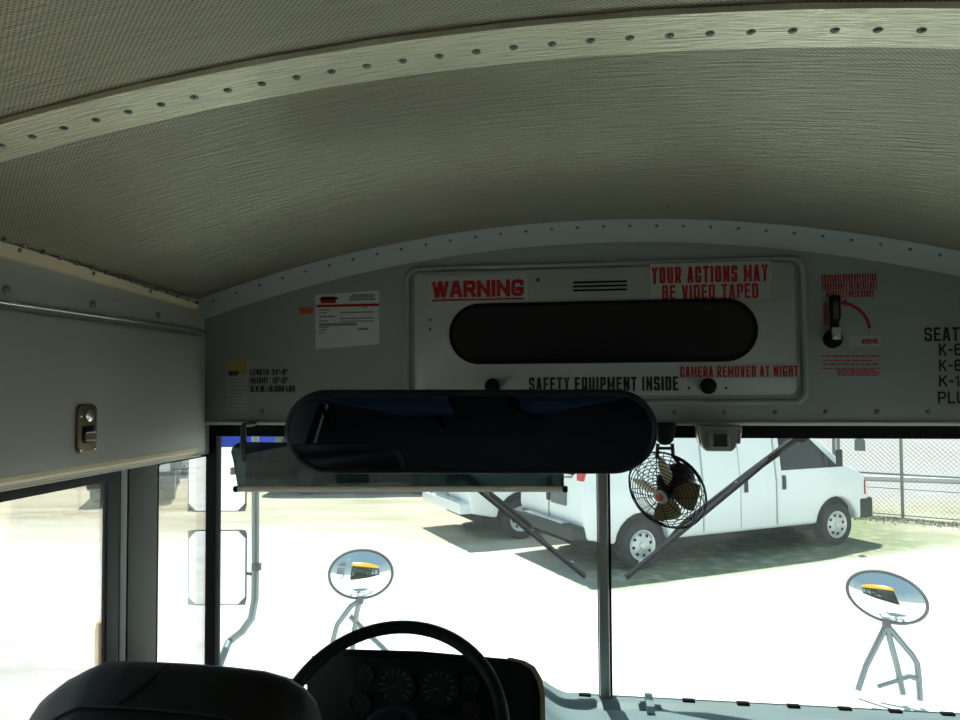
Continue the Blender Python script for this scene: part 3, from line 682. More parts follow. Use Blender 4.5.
for k in range(4):
    a0 = math.radians(8+90*k); g = G()
    def bl(u, v):
        r = .016+.068*u; w = (.16+.50*math.sin(PI*min(1, .22+.62*u)))*(1 if u < .9 else .9); a = a0+w*(v-.5)*1.5
        return (r*math.cos(a), r*math.sin(a), (v-.5)*.030*(.5+u)+.004)
    g.grid(bl, 8, 6); g.xf(FM); o = g.build('blade', 'tanblade', fn, 60)
g = G(); g.lathe((0, 0, .006), (0, 0, 1), [(.020, 0), (.019, .024), (.012, .028), (.0001, .029)], 20); g.xf(FM).build('hub', 'wire', fn, 50)
g = G(); g.lathe((0, 0, .036), (0, 0, 1), [(.019, 0), (.018, .003), (.0001, .0045)], 20); g.xf(FM); bd = g.build('badge', 'badge2', fn, 50)
g = G(); g.lathe((0, 0, .0406), (0, 0, 1), [(.011, 0), (.010, .0012), (.0001, .0015)], 20); g.xf(FM).build('badge_centre', 'badge', bd, 50)
g = G(); g.lathe((0, 0, -.010), (0, 0, -1), [(.030, 0), (.040, .010), (.040, .065), (.034, .080), (.0001, .084)], 24); g.xf(FM).build('motor_housing', 'motor', fn, 50)
t0 = onY(665, 441, 1.985); mt = Vector(fc)-fz*.045
g = G(); g.lathe((t0.x, 1.985, 2.556), (0, 0, -1), [(.028, 0), (.028, .010), (.025, .030), (.021, .046), (.012, .056), (.0001, .058)], 20); g.build('mount_boss', 'black', fn, 50)
g = G(); a_ = Vector((t0.x, 1.985, 2.49)); 
for s in (-1, 1):
    g.tube([a_+Vector((s*.018, 0, .012)), a_+Vector((s*.02, 0, -.02)), mt+Vector((s*.02, 0, .036)), mt+Vector((s*.015, 0, .02))], .005, 8)
g.tube([a_+Vector((-.022, 0, .0)), a_+Vector((.022, 0, .0))], .004, 8); g.build('bracket', 'motor', fn)

# ------------------------------------------------------------------ steering wheel
rc = ray(388, 730); wc = EYE+rc*1.50
wn = Vector((.02, -math.cos(math.radians(50)), math.sin(math.radians(50)))).normalized()
wx = Vector((1, 0, 0)); wx = (wx-wn*wx.dot(wn)).normalized(); wy = wn.cross(wx)
WM = Matrix(((wx.x, wy.x, wn.x, wc.x), (wx.y, wy.y, wn.y, wc.y), (wx.z, wy.z, wn.z, wc.z), (0, 0, 0, 1)))
sw = thing('steering_wheel', 'black steering wheel in front of the instrument panel', 'steering wheel', tuple(wc))
RW = .231
g = G(); g.tube([(RW*math.cos(a), RW*math.sin(a), 0) for a in [2*PI*q/72 for q in range(72)]], .0145, 14, closed=True); g.xf(WM).build('rim', 'blackp', sw, 60)
for ang in (-25, 205, 270):
    a = math.radians(ang); g = G()
    g.tube([(.05*math.cos(a), .05*math.sin(a), -.035), (.13*math.cos(a), .13*math.sin(a), -.028), ((RW-.005)*math.cos(a), (RW-.005)*math.sin(a), -.004)], [.022, .014, .011], 10); g.xf(WM).build('spoke', 'blackp', sw, 60)
g = G(); g.lathe((0, 0, -.06), (0, 0, 1), [(.05, 0), (.065, .015), (.066, .03), (.05, .042), (.0001, .046)], 28); g.xf(WM).build('hub', 'blackp', sw, 60)
g = G(); g.lathe((0, 0, -.06), (0, 0, -1), [(.035, 0), (.033, .12), (.05, .10)], 18); g.xf(WM).build('column', 'blackp', sw, 60)

# ------------------------------------------------------------------ dashboard
db = thing('dashboard', 'dashboard with a black instrument hood and blue-grey moulded cowl under the windshield', 'dashboard', (0, 1.9, FL))
# cowl: moulded top running to the glass, rising toward the instrument hood
def cowl(u, v):
    x = -.20+(XR-.01+.20)*u; y = 1.56+(2.062-1.56)*v
    d = x+.105
    h = 1.803+.018*v+ (.125/(1+math.exp((x+.150)/.020)))*(1-.6*v)
    h += -.012*math.exp(-((v-.88-.05*math.sin(x*4))/.03)**2)-.014*math.exp(-((v-.62)/.05)**2)-.05*max(0, .35-v)
    if x > .1: h += -.012*math.exp(-((v-.45-.2*(x-.1))/.06)**2)
    return (x, y, h)
G().grid(cowl, 90, 40).build('cowl', 'cowl', db, 60)
g = G(); g.box((-.20, 1.5, 1.15), (XR-.02, 1.57, 1.75)); g.box((XL+.01, 1.66, 1.15), (-.2, 2.05, 1.80)); g.bevel(.01); g.build('dash_body', 'blackp', db)
p = onY(616+33, 697, 2.03)
g = G(); g.box((p.x-.010, 1.97, 1.81), (p.x+.010, 2.060, 1.838)); g.bevel(.003); g.build('cowl_clip', 'cowl', db)
for px in (585, 688, 742, 792, 843, 893, 945):
    p = onY(px, 699, 2.07); g = G(); g.box((p.x-.016, 2.050, 1.819), (p.x+.016, 2.066, 1.8255)); g.bevel(.002); g.build('defroster_slot', 'black', db)
# instrument hood: thick binnacle with rounded right shoulder
IY = 1.66
def hp(x, y): q = onY(x, y, IY); return (q.x, q.z)
hood_o = [hp(306, 800), hp(307, 668), hp(312, 656), hp(345, 649), hp(420, 651), hp(476, 656), hp(505, 658.5), hp(520, 662), hp(530, 668), hp(537, 680), hp(540, 695), hp(541, 800)]
hood_b = [(x+(.02 if i < 6 else -.05), z-.155) for i, (x, z) in enumerate(hood_o)]
g = G(); g.loft([[Vector((x, IY, z)) for x, z in hood_o], [Vector((x-(.006 if i > 5 else 0), IY+.12, z-.046)) for i, (x, z) in enumerate(hood_o)], [Vector((x, 2.03, z)) for x, z in hood_b]]); g.bevel(.006, 2, 50); ih = g.build('instrument_hood', 'blackp', db, 40)
eo = hood_o[6:]; g = G()
g.loft([[Vector((x+.001, IY-.004, z)), Vector((x+.011, IY-.002, z+.004)), Vector((x+.008, IY+.05, z-.020)), Vector((x-.004, IY+.05, z-.024))] for x, z in eo]); g.build('hood_edge', 'cowl_edge', ih, 50)
ip = [hp(346, 653), hp(474, 659), hp(477, 800), hp(343, 800)]
g = G(); g.prism(ip, YP(IY-.012), YP(IY-.001)); g.bevel(.004); pn = g.build('instrument_panel', 'blackp', db)
for px, py, r in ((365, 671, .023), (362, 700, .023), (397, 683, .042), (440, 685, .042), (471, 682, .020), (472, 708, .020)):
    x, z = hp(px, py); y = IY-.0125
    g = G(); g.lathe((x, y, z), (0, -1, 0), [(r*1.08, 0), (r*1.08, .004), (r, .004), (r*.98, .001), (.0001, .001)], 28); ga = g.build('gauge', 'gauge', db, 40)
    g = G(); n = 12 if r > .03 else 7
    for k in range(n):
        a = math.radians(225-270*k/(n-1)); p0 = Vector((x+r*.66*math.cos(a), y-.0022, z+r*.66*math.sin(a))); p1 = Vector((x+r*.88*math.cos(a), y-.0022, z+r*.88*math.sin(a)))
        g.tube([p0, p1], r*.045, 4)
    g.build('tick', 'tick', ga)
    a = math.radians(200 if r > .03 else 120); g = G(); g.tube([(x, y-.003, z), (x+r*.7*math.cos(a), y-.003, z+r*.7*math.sin(a))], [r*.03, r*.015], 5); g.build('needle', 'tick', ga)
for k in range(2):
    x, z = hp(388+k*60, 716); G().box((x-.03, IY-.0135, z-.01), (x+.03, IY-.011, z+.012)).build('warning_lamp_strip', 'gauge', db)

# ------------------------------------------------------------------ driver's seat
SY = 1.18
def sp_(x, y): q = onY(x, y, SY); return (q.x, q.z)
pr_ = [sp_(33, 730), sp_(36, 714), sp_(47, 696), sp_(68, 680), sp_(92, 667.5), sp_(106, 662), sp_(140, 662.5), sp_(180, 664.5), sp_(225, 668), sp_(262, 672.5), sp_(285, 679), sp_(303, 690), sp_(314, 703), sp_(319, 718), sp_(321, 732)]
x0, x1 = pr_[0][0], pr_[-1][0]; cx = (x0+x1)/2; bz = FL+.48
prof = [(x0+.01, bz)]+pr_+[(x1-.01, bz)]
ds = thing('driver_seat', 'black vinyl driver seat seen from behind, in front of the steering wheel', 'seat', (cx, SY+.1, FL))
zc0 = 1.9
def near(y, d):
    f = (y/SY); pc = Vector((0, 0, 0)); out_ = []
    for x, z in prof:
        xx = cx+(x-cx)*(.90-d)+.012; zz_ = zc0+(z-zc0)*1.0-.030-d*.3 if z > 1.9 else z
        out_.append(Vector((xx, y, zz_)))
    return out_
def full(s_, y): return [Vector((cx+(x-cx)*s_, y, z-(1-s_)*.35 if z > 1.9 else z)) for x, z in prof]
g = G(); g.loft([near(SY-.125, .07), near(SY-.115, .03), near(SY-.095, .005), full(.965, SY-.045), full(.99, SY-.02), full(1, SY), full(.985, SY+.02), full(.94, SY+.03)])
g.build('backrest', 'vinyl', ds, 60)
g = G(); g.tube([Vector((cx+(x-cx)*.895+.012, SY-.1, z-.030)) for x, z in pr_], .0028, 6); g.build('piping', 'vinyl', ds)
a = sp_(168, 665); b = sp_(150, 674); g = G(); g.tube([(a[0], SY, a[1]+.0005), (a[0]-.004, SY-.045, a[1]-.009), (b[0], SY-.10, b[1]-.016)], .0025, 6); g.build('cover_seam', 'vinyl', ds)
g = G(); g.box((cx-.24, SY+.035, FL+.42), (cx+.24, SY+.42, FL+.54)); g.bevel(.035, 3); g.build('cushion', 'vinyl', ds)
g = G(); g.lathe((cx, SY+.22, FL), (0, 0, 1), [(.17, 0), (.16, .03), (.09, .08), (.09, .36), (.16, .42)], 24); g.build('pedestal', 'blackp', ds)

# passenger benches behind the viewpoint, met in the interior mirror
bench = thing('bench_seat', 'navy high-backed passenger bench, in the rows reflected in the interior mirror', 'bench seat', (-.62, -.75, FL), 'navy passenger benches in rows')
g = G(); g.box((-1.10, -1.0, FL+.34), (-.20, -.58, FL+.46)); g.bevel(.035, 3); g.build('cushion', 'seatnavy', bench)
g = G(); g.loft([[Vector((p[0], y-.10*(p[1]-FL-.4), p[1])) for p in rrect(-1.10+d, FL+.40+d, -.20-d, FL+1.05-d, .09)] for y, d in ((-1.08, .02), (-1.06, 0), (-1.0, 0), (-.98, .02))]); g.build('backrest', 'seatnavy', bench, 50)
for x in (-1.02, -.28):
    for y in (-.98, -.62):
        g = G(); g.tube([(x, y, FL), (x, y, FL+.35)], .014, 8); g.build('leg', 'black', bench)
for i in range(4):
    for xo in (0, 1.32):
        if i == 0 and xo == 0: continue
        c_ = copy_tree(bench); c_.location = (-.62+xo, -.75-i*.85, FL)

# ------------------------------------------------------------------ bus nose outside
bh = thing('bus_hood', 'white front hood of the bus below the windshield, carrying two round mirrors', 'hood', (0, 2.2, 1.0))
def hd(u, v):
    x = -1.22+2.54*u; y = 2.125+1.62*v; q = abs((x-.05)/1.27)
    z = 1.56-.10*v-.16*max(0, q-.45)**1.5-.5*max(0, v-.88)**1.2*(2.2)
    return (x, y, z)
g = G(); g.grid(hd, 24, 24); g.build('hood_skin', 'hoodw', bh, 60)
g = G(); g.box((-1.18, 2.125, .55), (1.28, 3.6, 1.30)); g.bevel(.05, 3); g.build('nose_body', 'hoodw', bh)
g = G(); g.box((-1.10, 3.65, .55), (1.20, 3.80, .90)); g.bevel(.03, 3); g.build('front_bumper', 'vblack', bh)

def crossview(name, label, C, w, h, tilt, feet, fx_yaw, cup):
    c = Vector(C); t = thing(name, label, 'mirror', tuple(c))
    n_ = (EYE-c).normalized(); n_ = Vector((n_.x+fx_yaw, n_.y, n_.z*.2)).normalized(); ex = Vector((0, 0, 1)).cross(n_).normalized(); ey = n_.cross(ex)
    ex, ey = ex*math.cos(tilt)+ey*math.sin(tilt), ey*math.cos(tilt)-ex*math.sin(tilt)
    rings = []
    for k in range(9):
        s = 1-k/8.4; rings.append([c+ex*(w/2*s*math.cos(a))+ey*(h/2*s*math.sin(a))+n_*(.05*(1-s*s)) for a in [2*PI*q/40 for q in range(40)]])
    G().loft(rings).build('mirror_glass', 'xmirror', t, 70)
    g = G(); g.tube([c+ex*(w/2*math.cos(a))+ey*(h/2*math.sin(a)) for a in [2*PI*q/48 for q in range(48)]], .006, 8, closed=True); g.build('rim', 'mframe', t)
    g = G(); g.loft([[c-n_*d+ex*(w/2*s*math.cos(a))+ey*(h/2*s*math.sin(a)) for a in [2*PI*q/24 for q in range(24)]] for s, d in ((1, .003), (.8, .02), (.3, .03))]); g.build('mirror_back', 'mframe', t, 50)
    for f in feet:
        g = G(); g.tube([Vector(q) for q in f], .011, 10); g.build('leg', 'galv', t)
    g = G(); k0 = Vector(cup); g.lathe(k0-Vector((0, 0, .012)), (0, 0, 1), [(.014, 0), (.016, .012), (.013, .03), (.004, .035)], 12); g.build('clamp', 'mframe', t)
    return t
MYR = 3.0
o_ = lambda x, y: onY(x, y, MYR)
cu = o_(886.5, 624)
crossview('crossview_mirror', 'oval convex mirror on a three-legged tube stand in front of the right windshield pane', o_(886.5, 597), .268, .176, math.radians(-14),
          [[cu, o_(883, 632), o_(866, 666), o_(858, 690)], [cu, o_(889, 636), o_(897, 666), o_(903, 694)], [cu, o_(891, 630), o_(912, 655), o_(917, 663), o_(919, 680), o_(920, 700)], [o_(877, 686), o_(909, 676), o_(918, 679)]], .02, cu)
cu2 = o_(360, 600.5)
crossview('crossview_mirror', 'oval convex mirror on tube legs seen above the steering wheel', o_(361, 574), .258, .195, math.radians(0),
          [[cu2, o_(351, 606), o_(337, 625), o_(333, 640), o_(331, 668)], [cu2, o_(357, 612), o_(353, 640), o_(352, 668)], [o_(350, 616), o_(362, 628), o_(383, 648), o_(396, 662)]], -.0, cu2)

# west-coast style side mirrors on an arm
BY = 2.55
def so(x, y, Y=BY): return onY(x, y, Y)
sm = thing('mirror_bracket', 'bent grey tube bracket rising outside the windshield, carrying two flat mirrors', 'bracket', tuple(so(250, 560)))
q0 = so(202, 664); arm = [(so(253, 400)), so(253, 560), so(252.5, 600), so(249, 620), so(240, 633), so(226, 644), q0]
arm = [Vector((p.x, BY+.02, p.z)) for p in arm[:-1]]+[Vector((XL-.07, 2.14, q0.z-.01))]
g = G(); g.tube(arm, [.0135]*7, 12); g.build('tube', 'galv', sm)
q = so(254, 568); g = G(); g.lathe((q.x, BY+.02, q.z-.012), (0, 0, 1), [(.018, 0), (.018, .024)], 12); g.build('clamp', 'mframe', sm)
def flatmirror(label, x0, y0, x1, y1):
    a = so(x0, y0); b = so(x1, y1); c = (a+b)/2; t = thing('side_mirror', label, 'mirror', (c.x, BY, c.z))
    w, h = b.x-a.x, a.z-b.z; yw = Matrix.Translation((c.x, BY, c.z)) @ Matrix.Rotation(math.radians(8), 4, 'Z')
    g = G(); P = lambda d, y: [Vector((p[0], y, p[1])) for p in rrect(-w/2+d, -h/2+d, w/2-d, h/2-d, .02-d, 5)]
    g.loft([P(.012, .016), P(.002, .008), P(0, -.003), P(.003, -.004)]); g.xf(yw).build('housing', 'mframe', t, 50)
    G().prism([(p.x, p.z) for p in P(.004, 0)], YP(-.0055), YP(-.0042)).xf(yw).build('mirror_glass', 'xmirror', t, 0)
    for sx in (-1, 1):
        for sz in (-1, 1):
            g = G(); k = .030; X_, Z_ = sx*(w/2-.002), sz*(h/2-.002)
            g.prism([(X_, Z_), (X_-sx*k, Z_), (X_, Z_-sz*k)], YP(-.0075), YP(-.0055)); g.xf(yw).build('corner_bracket', 'mframe', t, 0)
    g = G(); e = so(253, (y0+y1)/2+8); g.tube([(c.x+w*.3, BY+.040, e.z), (e.x-.0165, BY+.02, e.z)], .006, 8); g.build('stay', 'mframe', t)
flatmirror('upper flat side mirror with clipped corners, partly behind the access panel corner', 190.5, 446, 245, 512)
flatmirror('lower flat side mirror with clipped corners outside the quarter window', 190.5, 529, 245, 606)
# amber marker seen at the edge of the side window
p = onX(101, 645, XL-.16)
ml = thing('marker_lamp', 'amber marker lamp just outside the side window by the pillar', 'lamp', tuple(p))
G().lathe((p.x, p.y, p.z-.06), (0, 0, 1), [(.012, 0), (.016, .02), (.016, .10), (.012, .12)], 14).build('lens', 'amber', ml, 50)
g = G(); g.box((p.x+.012, p.y-.006, p.z-.02), (XL-.0505, p.y+.006, p.z-.008)); g.build('wall_mount', 'black', ml)

# wipers
def wiper(label, P, E, piv, bend):
    Y0 = 2.150
    p = onY(*P, Y0); e = onY(*E, Y0); t = thing('wiper', label, 'wiper', tuple(p))
    d = (e-p).normalized(); nrm = Vector((-d.z, 0, d.x)); nrm = nrm if nrm.z > 0 else -nrm
    g = G(); g.loft([[q+Vector((0, -.022, 0))-nrm*.004, q+Vector((0, -.022, 0))+nrm*.004, q+nrm*.007, q-nrm*.007] for q in (p.lerp(e, .12), p.lerp(e, .5), e)]); g.build('blade_rubber', 'black', t, 0)
    g = G(); g.loft([[q+Vector((0, .0, 0))-nrm*.006, q+nrm*.006, q+Vector((0, .010, 0))+nrm*.005, q+Vector((0, .010, 0))-nrm*.005] for q in (p.lerp(e, .10), p.lerp(e, .5), p.lerp(e, .99))]); g.bevel(.0015); g.build('blade_frame', 'wire', t)
    pv = onY(*piv, Y0+.02); g = G(); mid = p.lerp(e, bend)+Vector((0, .014, 0))
    g.tube([pv, pv.lerp(mid, .45)+nrm*.006, mid+nrm*.010, p.lerp(e, bend+.14)+Vector((0, .012, 0))], [.012, .010, .007, .005], 8); g.build('arm', 'wire', t)
    for k in (.3, .62, .9):
        q = p.lerp(e, k)+Vector((0, .008, 0)); g = G(); g.box(q-Vector((.008, .006, .006)), q+Vector((.008, .006, .006))); g.bevel(.002); g.build('claw', 'galv', t)
    g = G(); g.lathe(pv+Vector((0, -.012, 0)), (0, 1, 0), [(.018, 0), (.02, .01), (.02, .03)], 16); g.build('pivot', 'wire', t)
wiper('windshield wiper lying diagonally across the pane beside the fan', (788, 443), (626, 577), (800, 436), .62)
wiper('windshield wiper slanting down from behind the sun visor', (445, 462), (585, 576), (435, 452), .58)

# ------------------------------------------------------------------ vehicles outside (x forward, right side at -y)
def arch(cx, cz, r, z0, n=10):
    a0 = math.asin((z0-cz)/r); return [(cx+r*math.cos(t), cz+r*math.sin(t)) for t in [a0+(PI-2*a0)*k/n for k in range(n+1)]]
def vehicle(name, label, cat, prof, hw, belt, tumble, wheels, wr, paint, roofz):
    t = thing(name, label, cat)
    def ymap(y, z): return y*(1-max(0, z-belt)*tumble)
    g = G(); g.prism(prof, lambda p: Vector((p[0], -hw, p[1])), lambda p: Vector((p[0], hw, p[1])))
    bmesh.ops.recalc_face_normals(g.bm, faces=g.bm.faces)
    for z in (belt, (belt+roofz)/2): bmesh.ops.bisect_plane(g.bm, geom=g.bm.verts[:]+g.bm.edges[:]+g.bm.faces[:], plane_co=(0, 0, z), plane_no=(0, 0, 1))
    for v in g.bm.verts: v.co.y = ymap(v.co.y, v.co.z)
    e = [x for x in g.bm.edges if len(x.link_faces) == 2 and x.calc_face_angle(0) > math.radians(50)]
    bmesh.ops.bevel(g.bm, geom=e, offset=.05, segments=3, affect='EDGES', profile=.5, clamp_overlap=True)
    t['_'] = 0; del t['_']
    g.build('body', paint, t, 45)
    g = G(); g.box((min(p[0] for p in prof)+.3, -hw+.12, .28), (max(p[0] for p in prof)-.35, hw-.12, .8)); g.build('underbody', 'under', t, 0)
    for wxp in wheels:
        for s in (-1, 1):
            c = Vector((wxp, s*(hw-.02), wr)); ax = Vector((0, s, 0))
            g = G(); g.lathe(c-ax*.22, ax, [(wr*.6, 0), (wr*.93, .0), (wr, .03), (wr, .19), (wr*.94, .22), (wr*.64, .225), (wr*.6, .20)], 36); w = g.build('wheel', 'tyre', t, 50)
            g = G(); g.lathe(c-ax*.03, ax, [(wr*.63, 0), (wr*.63, .032), (wr*.57, .030), (wr*.50, .010), (wr*.30, .022), (wr*.16, .028), (wr*.14, .042), (.0001, .045)], 32); rm_ = g.build('rim', 'steel', w, 40)
            for k in range(8):
                a = 2*PI*k/8+.2; q = c+Vector((wr*.43*math.cos(a), s*-.012, wr*.43*math.sin(a)))
                G().lathe(q, ax, [(wr*.07, 0), (wr*.07, .004)], 10).build('rim_hole', 'under', w, 0)
    def plate(nm, m, pts, off, side=-1, th=.012, parent=t):
        g = G(); vs = [g.bm.verts.new((x, 0, z)) for x, z in pts]; f = g.bm.faces.new(vs)
        for z in (belt, (belt+roofz)/2): bmesh.ops.bisect_plane(g.bm, geom=g.bm.verts[:]+g.bm.edges[:]+g.bm.faces[:], plane_co=(0, 0, z), plane_no=(0, 0, 1))
        r = bmesh.ops.extrude_face_region(g.bm, geom=g.bm.faces[:]); nv = [v for v in r['geom'] if isinstance(v, bmesh.types.BMVert)]
        for v in g.bm.verts: v.co.y = ymap(side*hw, v.co.z)+side*(off-th)
        for v in nv: v.co.y += side*th
        return g.build(nm, m, parent, 30)
    return t, plate
def mk_van(label):
    wr = .35 
    prof = [(-4.800, .50), (-4.860, .8), (-4.840, 1.2), (-4.770, 1.85), (-4.700, 2.02), (-4.500, 2.10), (-3.2, 2.14), (-1.5, 2.12), (-.80, 2.06), (-.58, 1.97), (.22, 1.34), (.48, 1.24), (.64, 1.12), (.71, .98), (.73, .70), (.68, .46)]
    prof += arch(0, wr, .46, .40)+arch(-3.86, wr, .47, .40)
    t, plate = vehicle('cargo_van', label, 'van', prof, 1.0, 1.15, .13, (0, -3.86), wr, 'white', 2.13)
    plate('door', 'white', [(-1.30, .46), (-.56, .46), (-.42, .76), (-.20, .84), (.12, 1.27), (-.60, 1.93), (-1.30, 1.96)], .008)
    d2 = plate('cargo_door', 'white', [(-2.75, .46), (-1.34, .46), (-1.34, 1.98), (-2.75, 1.98)], .008)
    for x in (-1.32, -2.05, -2.77): plate('door_seam', 'seam', [(x-.008, .46), (x+.008, .46), (x+.008, 1.98), (x-.008, 1.98)], .010)
    plate('door_window', 'vglass', [(-1.20, 1.30), (.04, 1.30), (-.62, 1.86), (-1.20, 1.88)], .014)
    plate('window_trim', 'vblack', [(-.26, 1.32), (-.20, 1.32), (-.20, 1.47), (-.26, 1.53)], .018)
    for x in (-1.17, -1.95): plate('door_handle', 'vblack', [(x-.035, 1.0), (x+.035, 1.0), (x+.035, 1.22), (x-.035, 1.22)], .028)
    for s in (-1, 1):
        g = G(); g.box((-.16, s*1.06-.06, 1.32), (-.02, s*1.18+.04, 1.60)); 
        g.bevel(.03, 2); g.build('wing_mirror', 'vblack', t)
    for s in (-1, 1): plate('side_marker', 'tail' if s < 0 else 'tail', [(.62, .82), (.64, .82), (.64, 1.06), (.62, 1.06)], .012, s)
    g = G(); g.box((.50, -1.01, .42), (.82, 1.01, .76)); g.bevel(.05, 3); g.build('front_bumper', 'vblack', t)
    g = G(); g.box((-5.020, -.97, .50), (-4.720, .97, .68)); g.bevel(.03, 3); g.build('rear_bumper', 'vblack', t)
    g = G(); g.box((-4.980, -.60, .675), (-4.850, .60, .70)); g.build('bumper_step', 'steel', t)
    # rear doors: tail lamps, plate recess, seam, windows
    for s in (-1, 1):
        g = G(); g.box((-4.875, s*.90-.06, 1.32), (-4.770, s*.90+.06, 1.74)); g.bevel(.015); g.build('tail_lamp', 'tail', t)
        g = G(); g.box((-4.860, s*.40-.30, 1.38), (-4.785, s*.40+.30, 1.86)); g.bevel(.02); g.build('rear_window', 'vglass', t)
    g = G(); g.box((-4.885, -.52, .92), (-4.840, -.10, 1.16)); g.bevel(.01); g.build('plate_recess', 'plate', t)
    g = G(); g.box((-4.875, -.008, .62), (-4.830, .008, 1.98)); g.build('rear_door_seam', 'seam', t)
    g = G(); g.box((-4.890, -.04, .94), (-4.850, .04, 1.25)); g.bevel(.01); g.build('rear_handle', 'vblack', t)
    # windshield glass
    g = G(); a = Vector((-.52, 0, 1.945)); b = Vector((.16, 0, 1.40)); n = Vector((.63, 0, .80)).normalized()*.012
    g.loft([[q+n+Vector((0, s*w, 0)) for s in (-1, 1)]+[q-n*.5+Vector((0, s*w, 0)) for s in (1, -1)] for q, w in ((a, .74), (b, .86))]); g.build('windshield', 'vglass', t, 0)
    for s in (-1, 1):
        g = G(); g.box((.56, s*.74-.16, .82), (.725, s*.74+.16, .96)); g.bevel(.02); g.build('headlamp', 'steel', t)
    return t
def place(t, P, head): t.location = P; t.rotation_euler = (0, 0, head)
f = onZ(839.5, 546, 0); r = onZ(644, 570, 0); head = math.atan2(f.y-r.y, f.x-r.x)
ax = Vector((math.cos(head), math.sin(head), 0)); lf = Vector((-ax.y, ax.x, 0))
van = mk_van('white cargo van with black wing mirror parked on thin grass beyond the right windshield pane')
place(van, f+lf*1.0-ax*.02, head)
van2 = copy_tree(van); van2['label'] = 'second white van with only its tail showing, parked behind the first van'
p2 = onZ(466, 514.5, .50); p2.z = 0
for c_ in van2.children:
    if c_.name.startswith('rear_bumper'): c_.material_slots[0].link = 'OBJECT'; c_.material_slots[0].material = MT['white']
place(van2, p2+lf*.97+ax*4.9, head)

def mk_suv(label, paint, name='suv', cat='car'):
    wr = .37
    prof = [(-3.75, .48), (-3.82, .9), (-3.74, 1.12), (-3.60, 1.50), (-3.45, 1.72), (-3.1, 1.79), (-1.7, 1.80), (-1.25, 1.74), (-.45, 1.18), (.55, 1.06), (.80, .95), (.86, .62), (.80, .42)]
    prof += arch(0, wr, .45, .40)+arch(-2.85, wr, .45, .40)
    t, plate = vehicle(name, label, cat, prof, .93, 1.10, .22, (0, -2.85), wr, paint, 1.79)
    for s in (-1, 1):
        plate('side_window', 'vglass', [(-1.62, 1.18), (-.60, 1.18), (-1.22, 1.66), (-1.62, 1.68)], .010, s); plate('side_window', 'vglass', [(-2.55, 1.18), (-1.72, 1.18), (-1.72, 1.68), (-2.55, 1.68)], .010, s)
        plate('side_window', 'vglass', [(-3.50, 1.18), (-2.65, 1.18), (-2.65, 1.68), (-3.36, 1.64)], .010, s)
        g = G(); g.box((-3.86, s*.82-.08, .92), (-3.72, s*.82+.08, 1.15)); g.bevel(.02); g.build('tail_lamp', 'tail', t)
        g = G(); g.box((.72, s*.66-.17, .74), (.87, s*.66+.17, .92)); g.bevel(.02); g.build('headlamp', 'steel', t)
    g = G(); a = Vector((-1.20, 0, 1.71)); b = Vector((-.50, 0, 1.23)); n = Vector((.57, 0, .82)).normalized()*.015
    g.loft([[q+n+Vector((0, s*w, 0)) for s in (-1, 1)]+[q-n*.5+Vector((0, s*w, 0)) for s in (1, -1)] for q, w in ((a, .66), (b, .80))]); g.build('windshield', 'vglass', t, 0)
    g = G(); g.box((.70, -.9, .38), (.93, .9, .60)); g.bevel(.04, 3); g.build('front_bumper', 'vblack', t)
    g = G(); g.box((-3.93, -.9, .42), (-3.70, .9, .66)); g.bevel(.04, 3); g.build('rear_bumper', 'vblack', t)
    return t
suv = mk_suv('dark teal car parked far off, seen between the pillar and the side mirrors', 'tealp')
place(suv, onZ(128, 507, 0)+Vector((-.5, 1.0, 0)), math.radians(-62))
suv2 = mk_suv('grey-green car far off behind the sun visor', 'greyp')
place(suv2, onZ(432, 494, 0)+Vector((-.4, .8, 0)), math.radians(8))
# blue truck: tall box body and cab
def mk_truck(label):
    wr = .45
    prof = [(-5.6, .75), (-5.6, 2.6), (-5.5, 2.65), (-1.2, 2.65), (-1.15, 2.2), (-.55, 2.12), (-.05, 1.45), (.85, 1.30), (.95, .95), (.90, .55)]
    prof += arch(0, wr, .56, .52)+arch(-3.8, wr, .56, .52)
    t, plate = vehicle('box_truck', label, 'truck', prof, 1.1, 1.4, .04, (0, -3.8), wr, 'bluep', 2.6)
    for s in (-1, 1):
        plate('side_window', 'vglass', [(-.95, 1.45), (-.22, 1.45), (-.62, 1.98), (-.95, 2.0)], .012, s)
        plate('side_stripe', 'white', [(-5.4, 1.45), (-1.4, 1.45), (-1.4, 1.52), (-5.4, 1.52)], .012, s)
    g = G(); g.box((.82, -1.05, .5), (1.05, 1.05, .78)); g.bevel(.04); g.build('front_bumper', 'steel', t)
    g = G(); g.box((-5.7, -1.0, .6), (-5.5, 1.0, .75)); g.bevel(.03); g.build('rear_bumper', 'vblack', t)
    return t
tk = mk_truck('bright blue box truck far off behind the sun visor and side mirror arm')
place(tk, onZ(288, 495, 0)+Vector((-1.4, 5.4, 0)), math.radians(6))

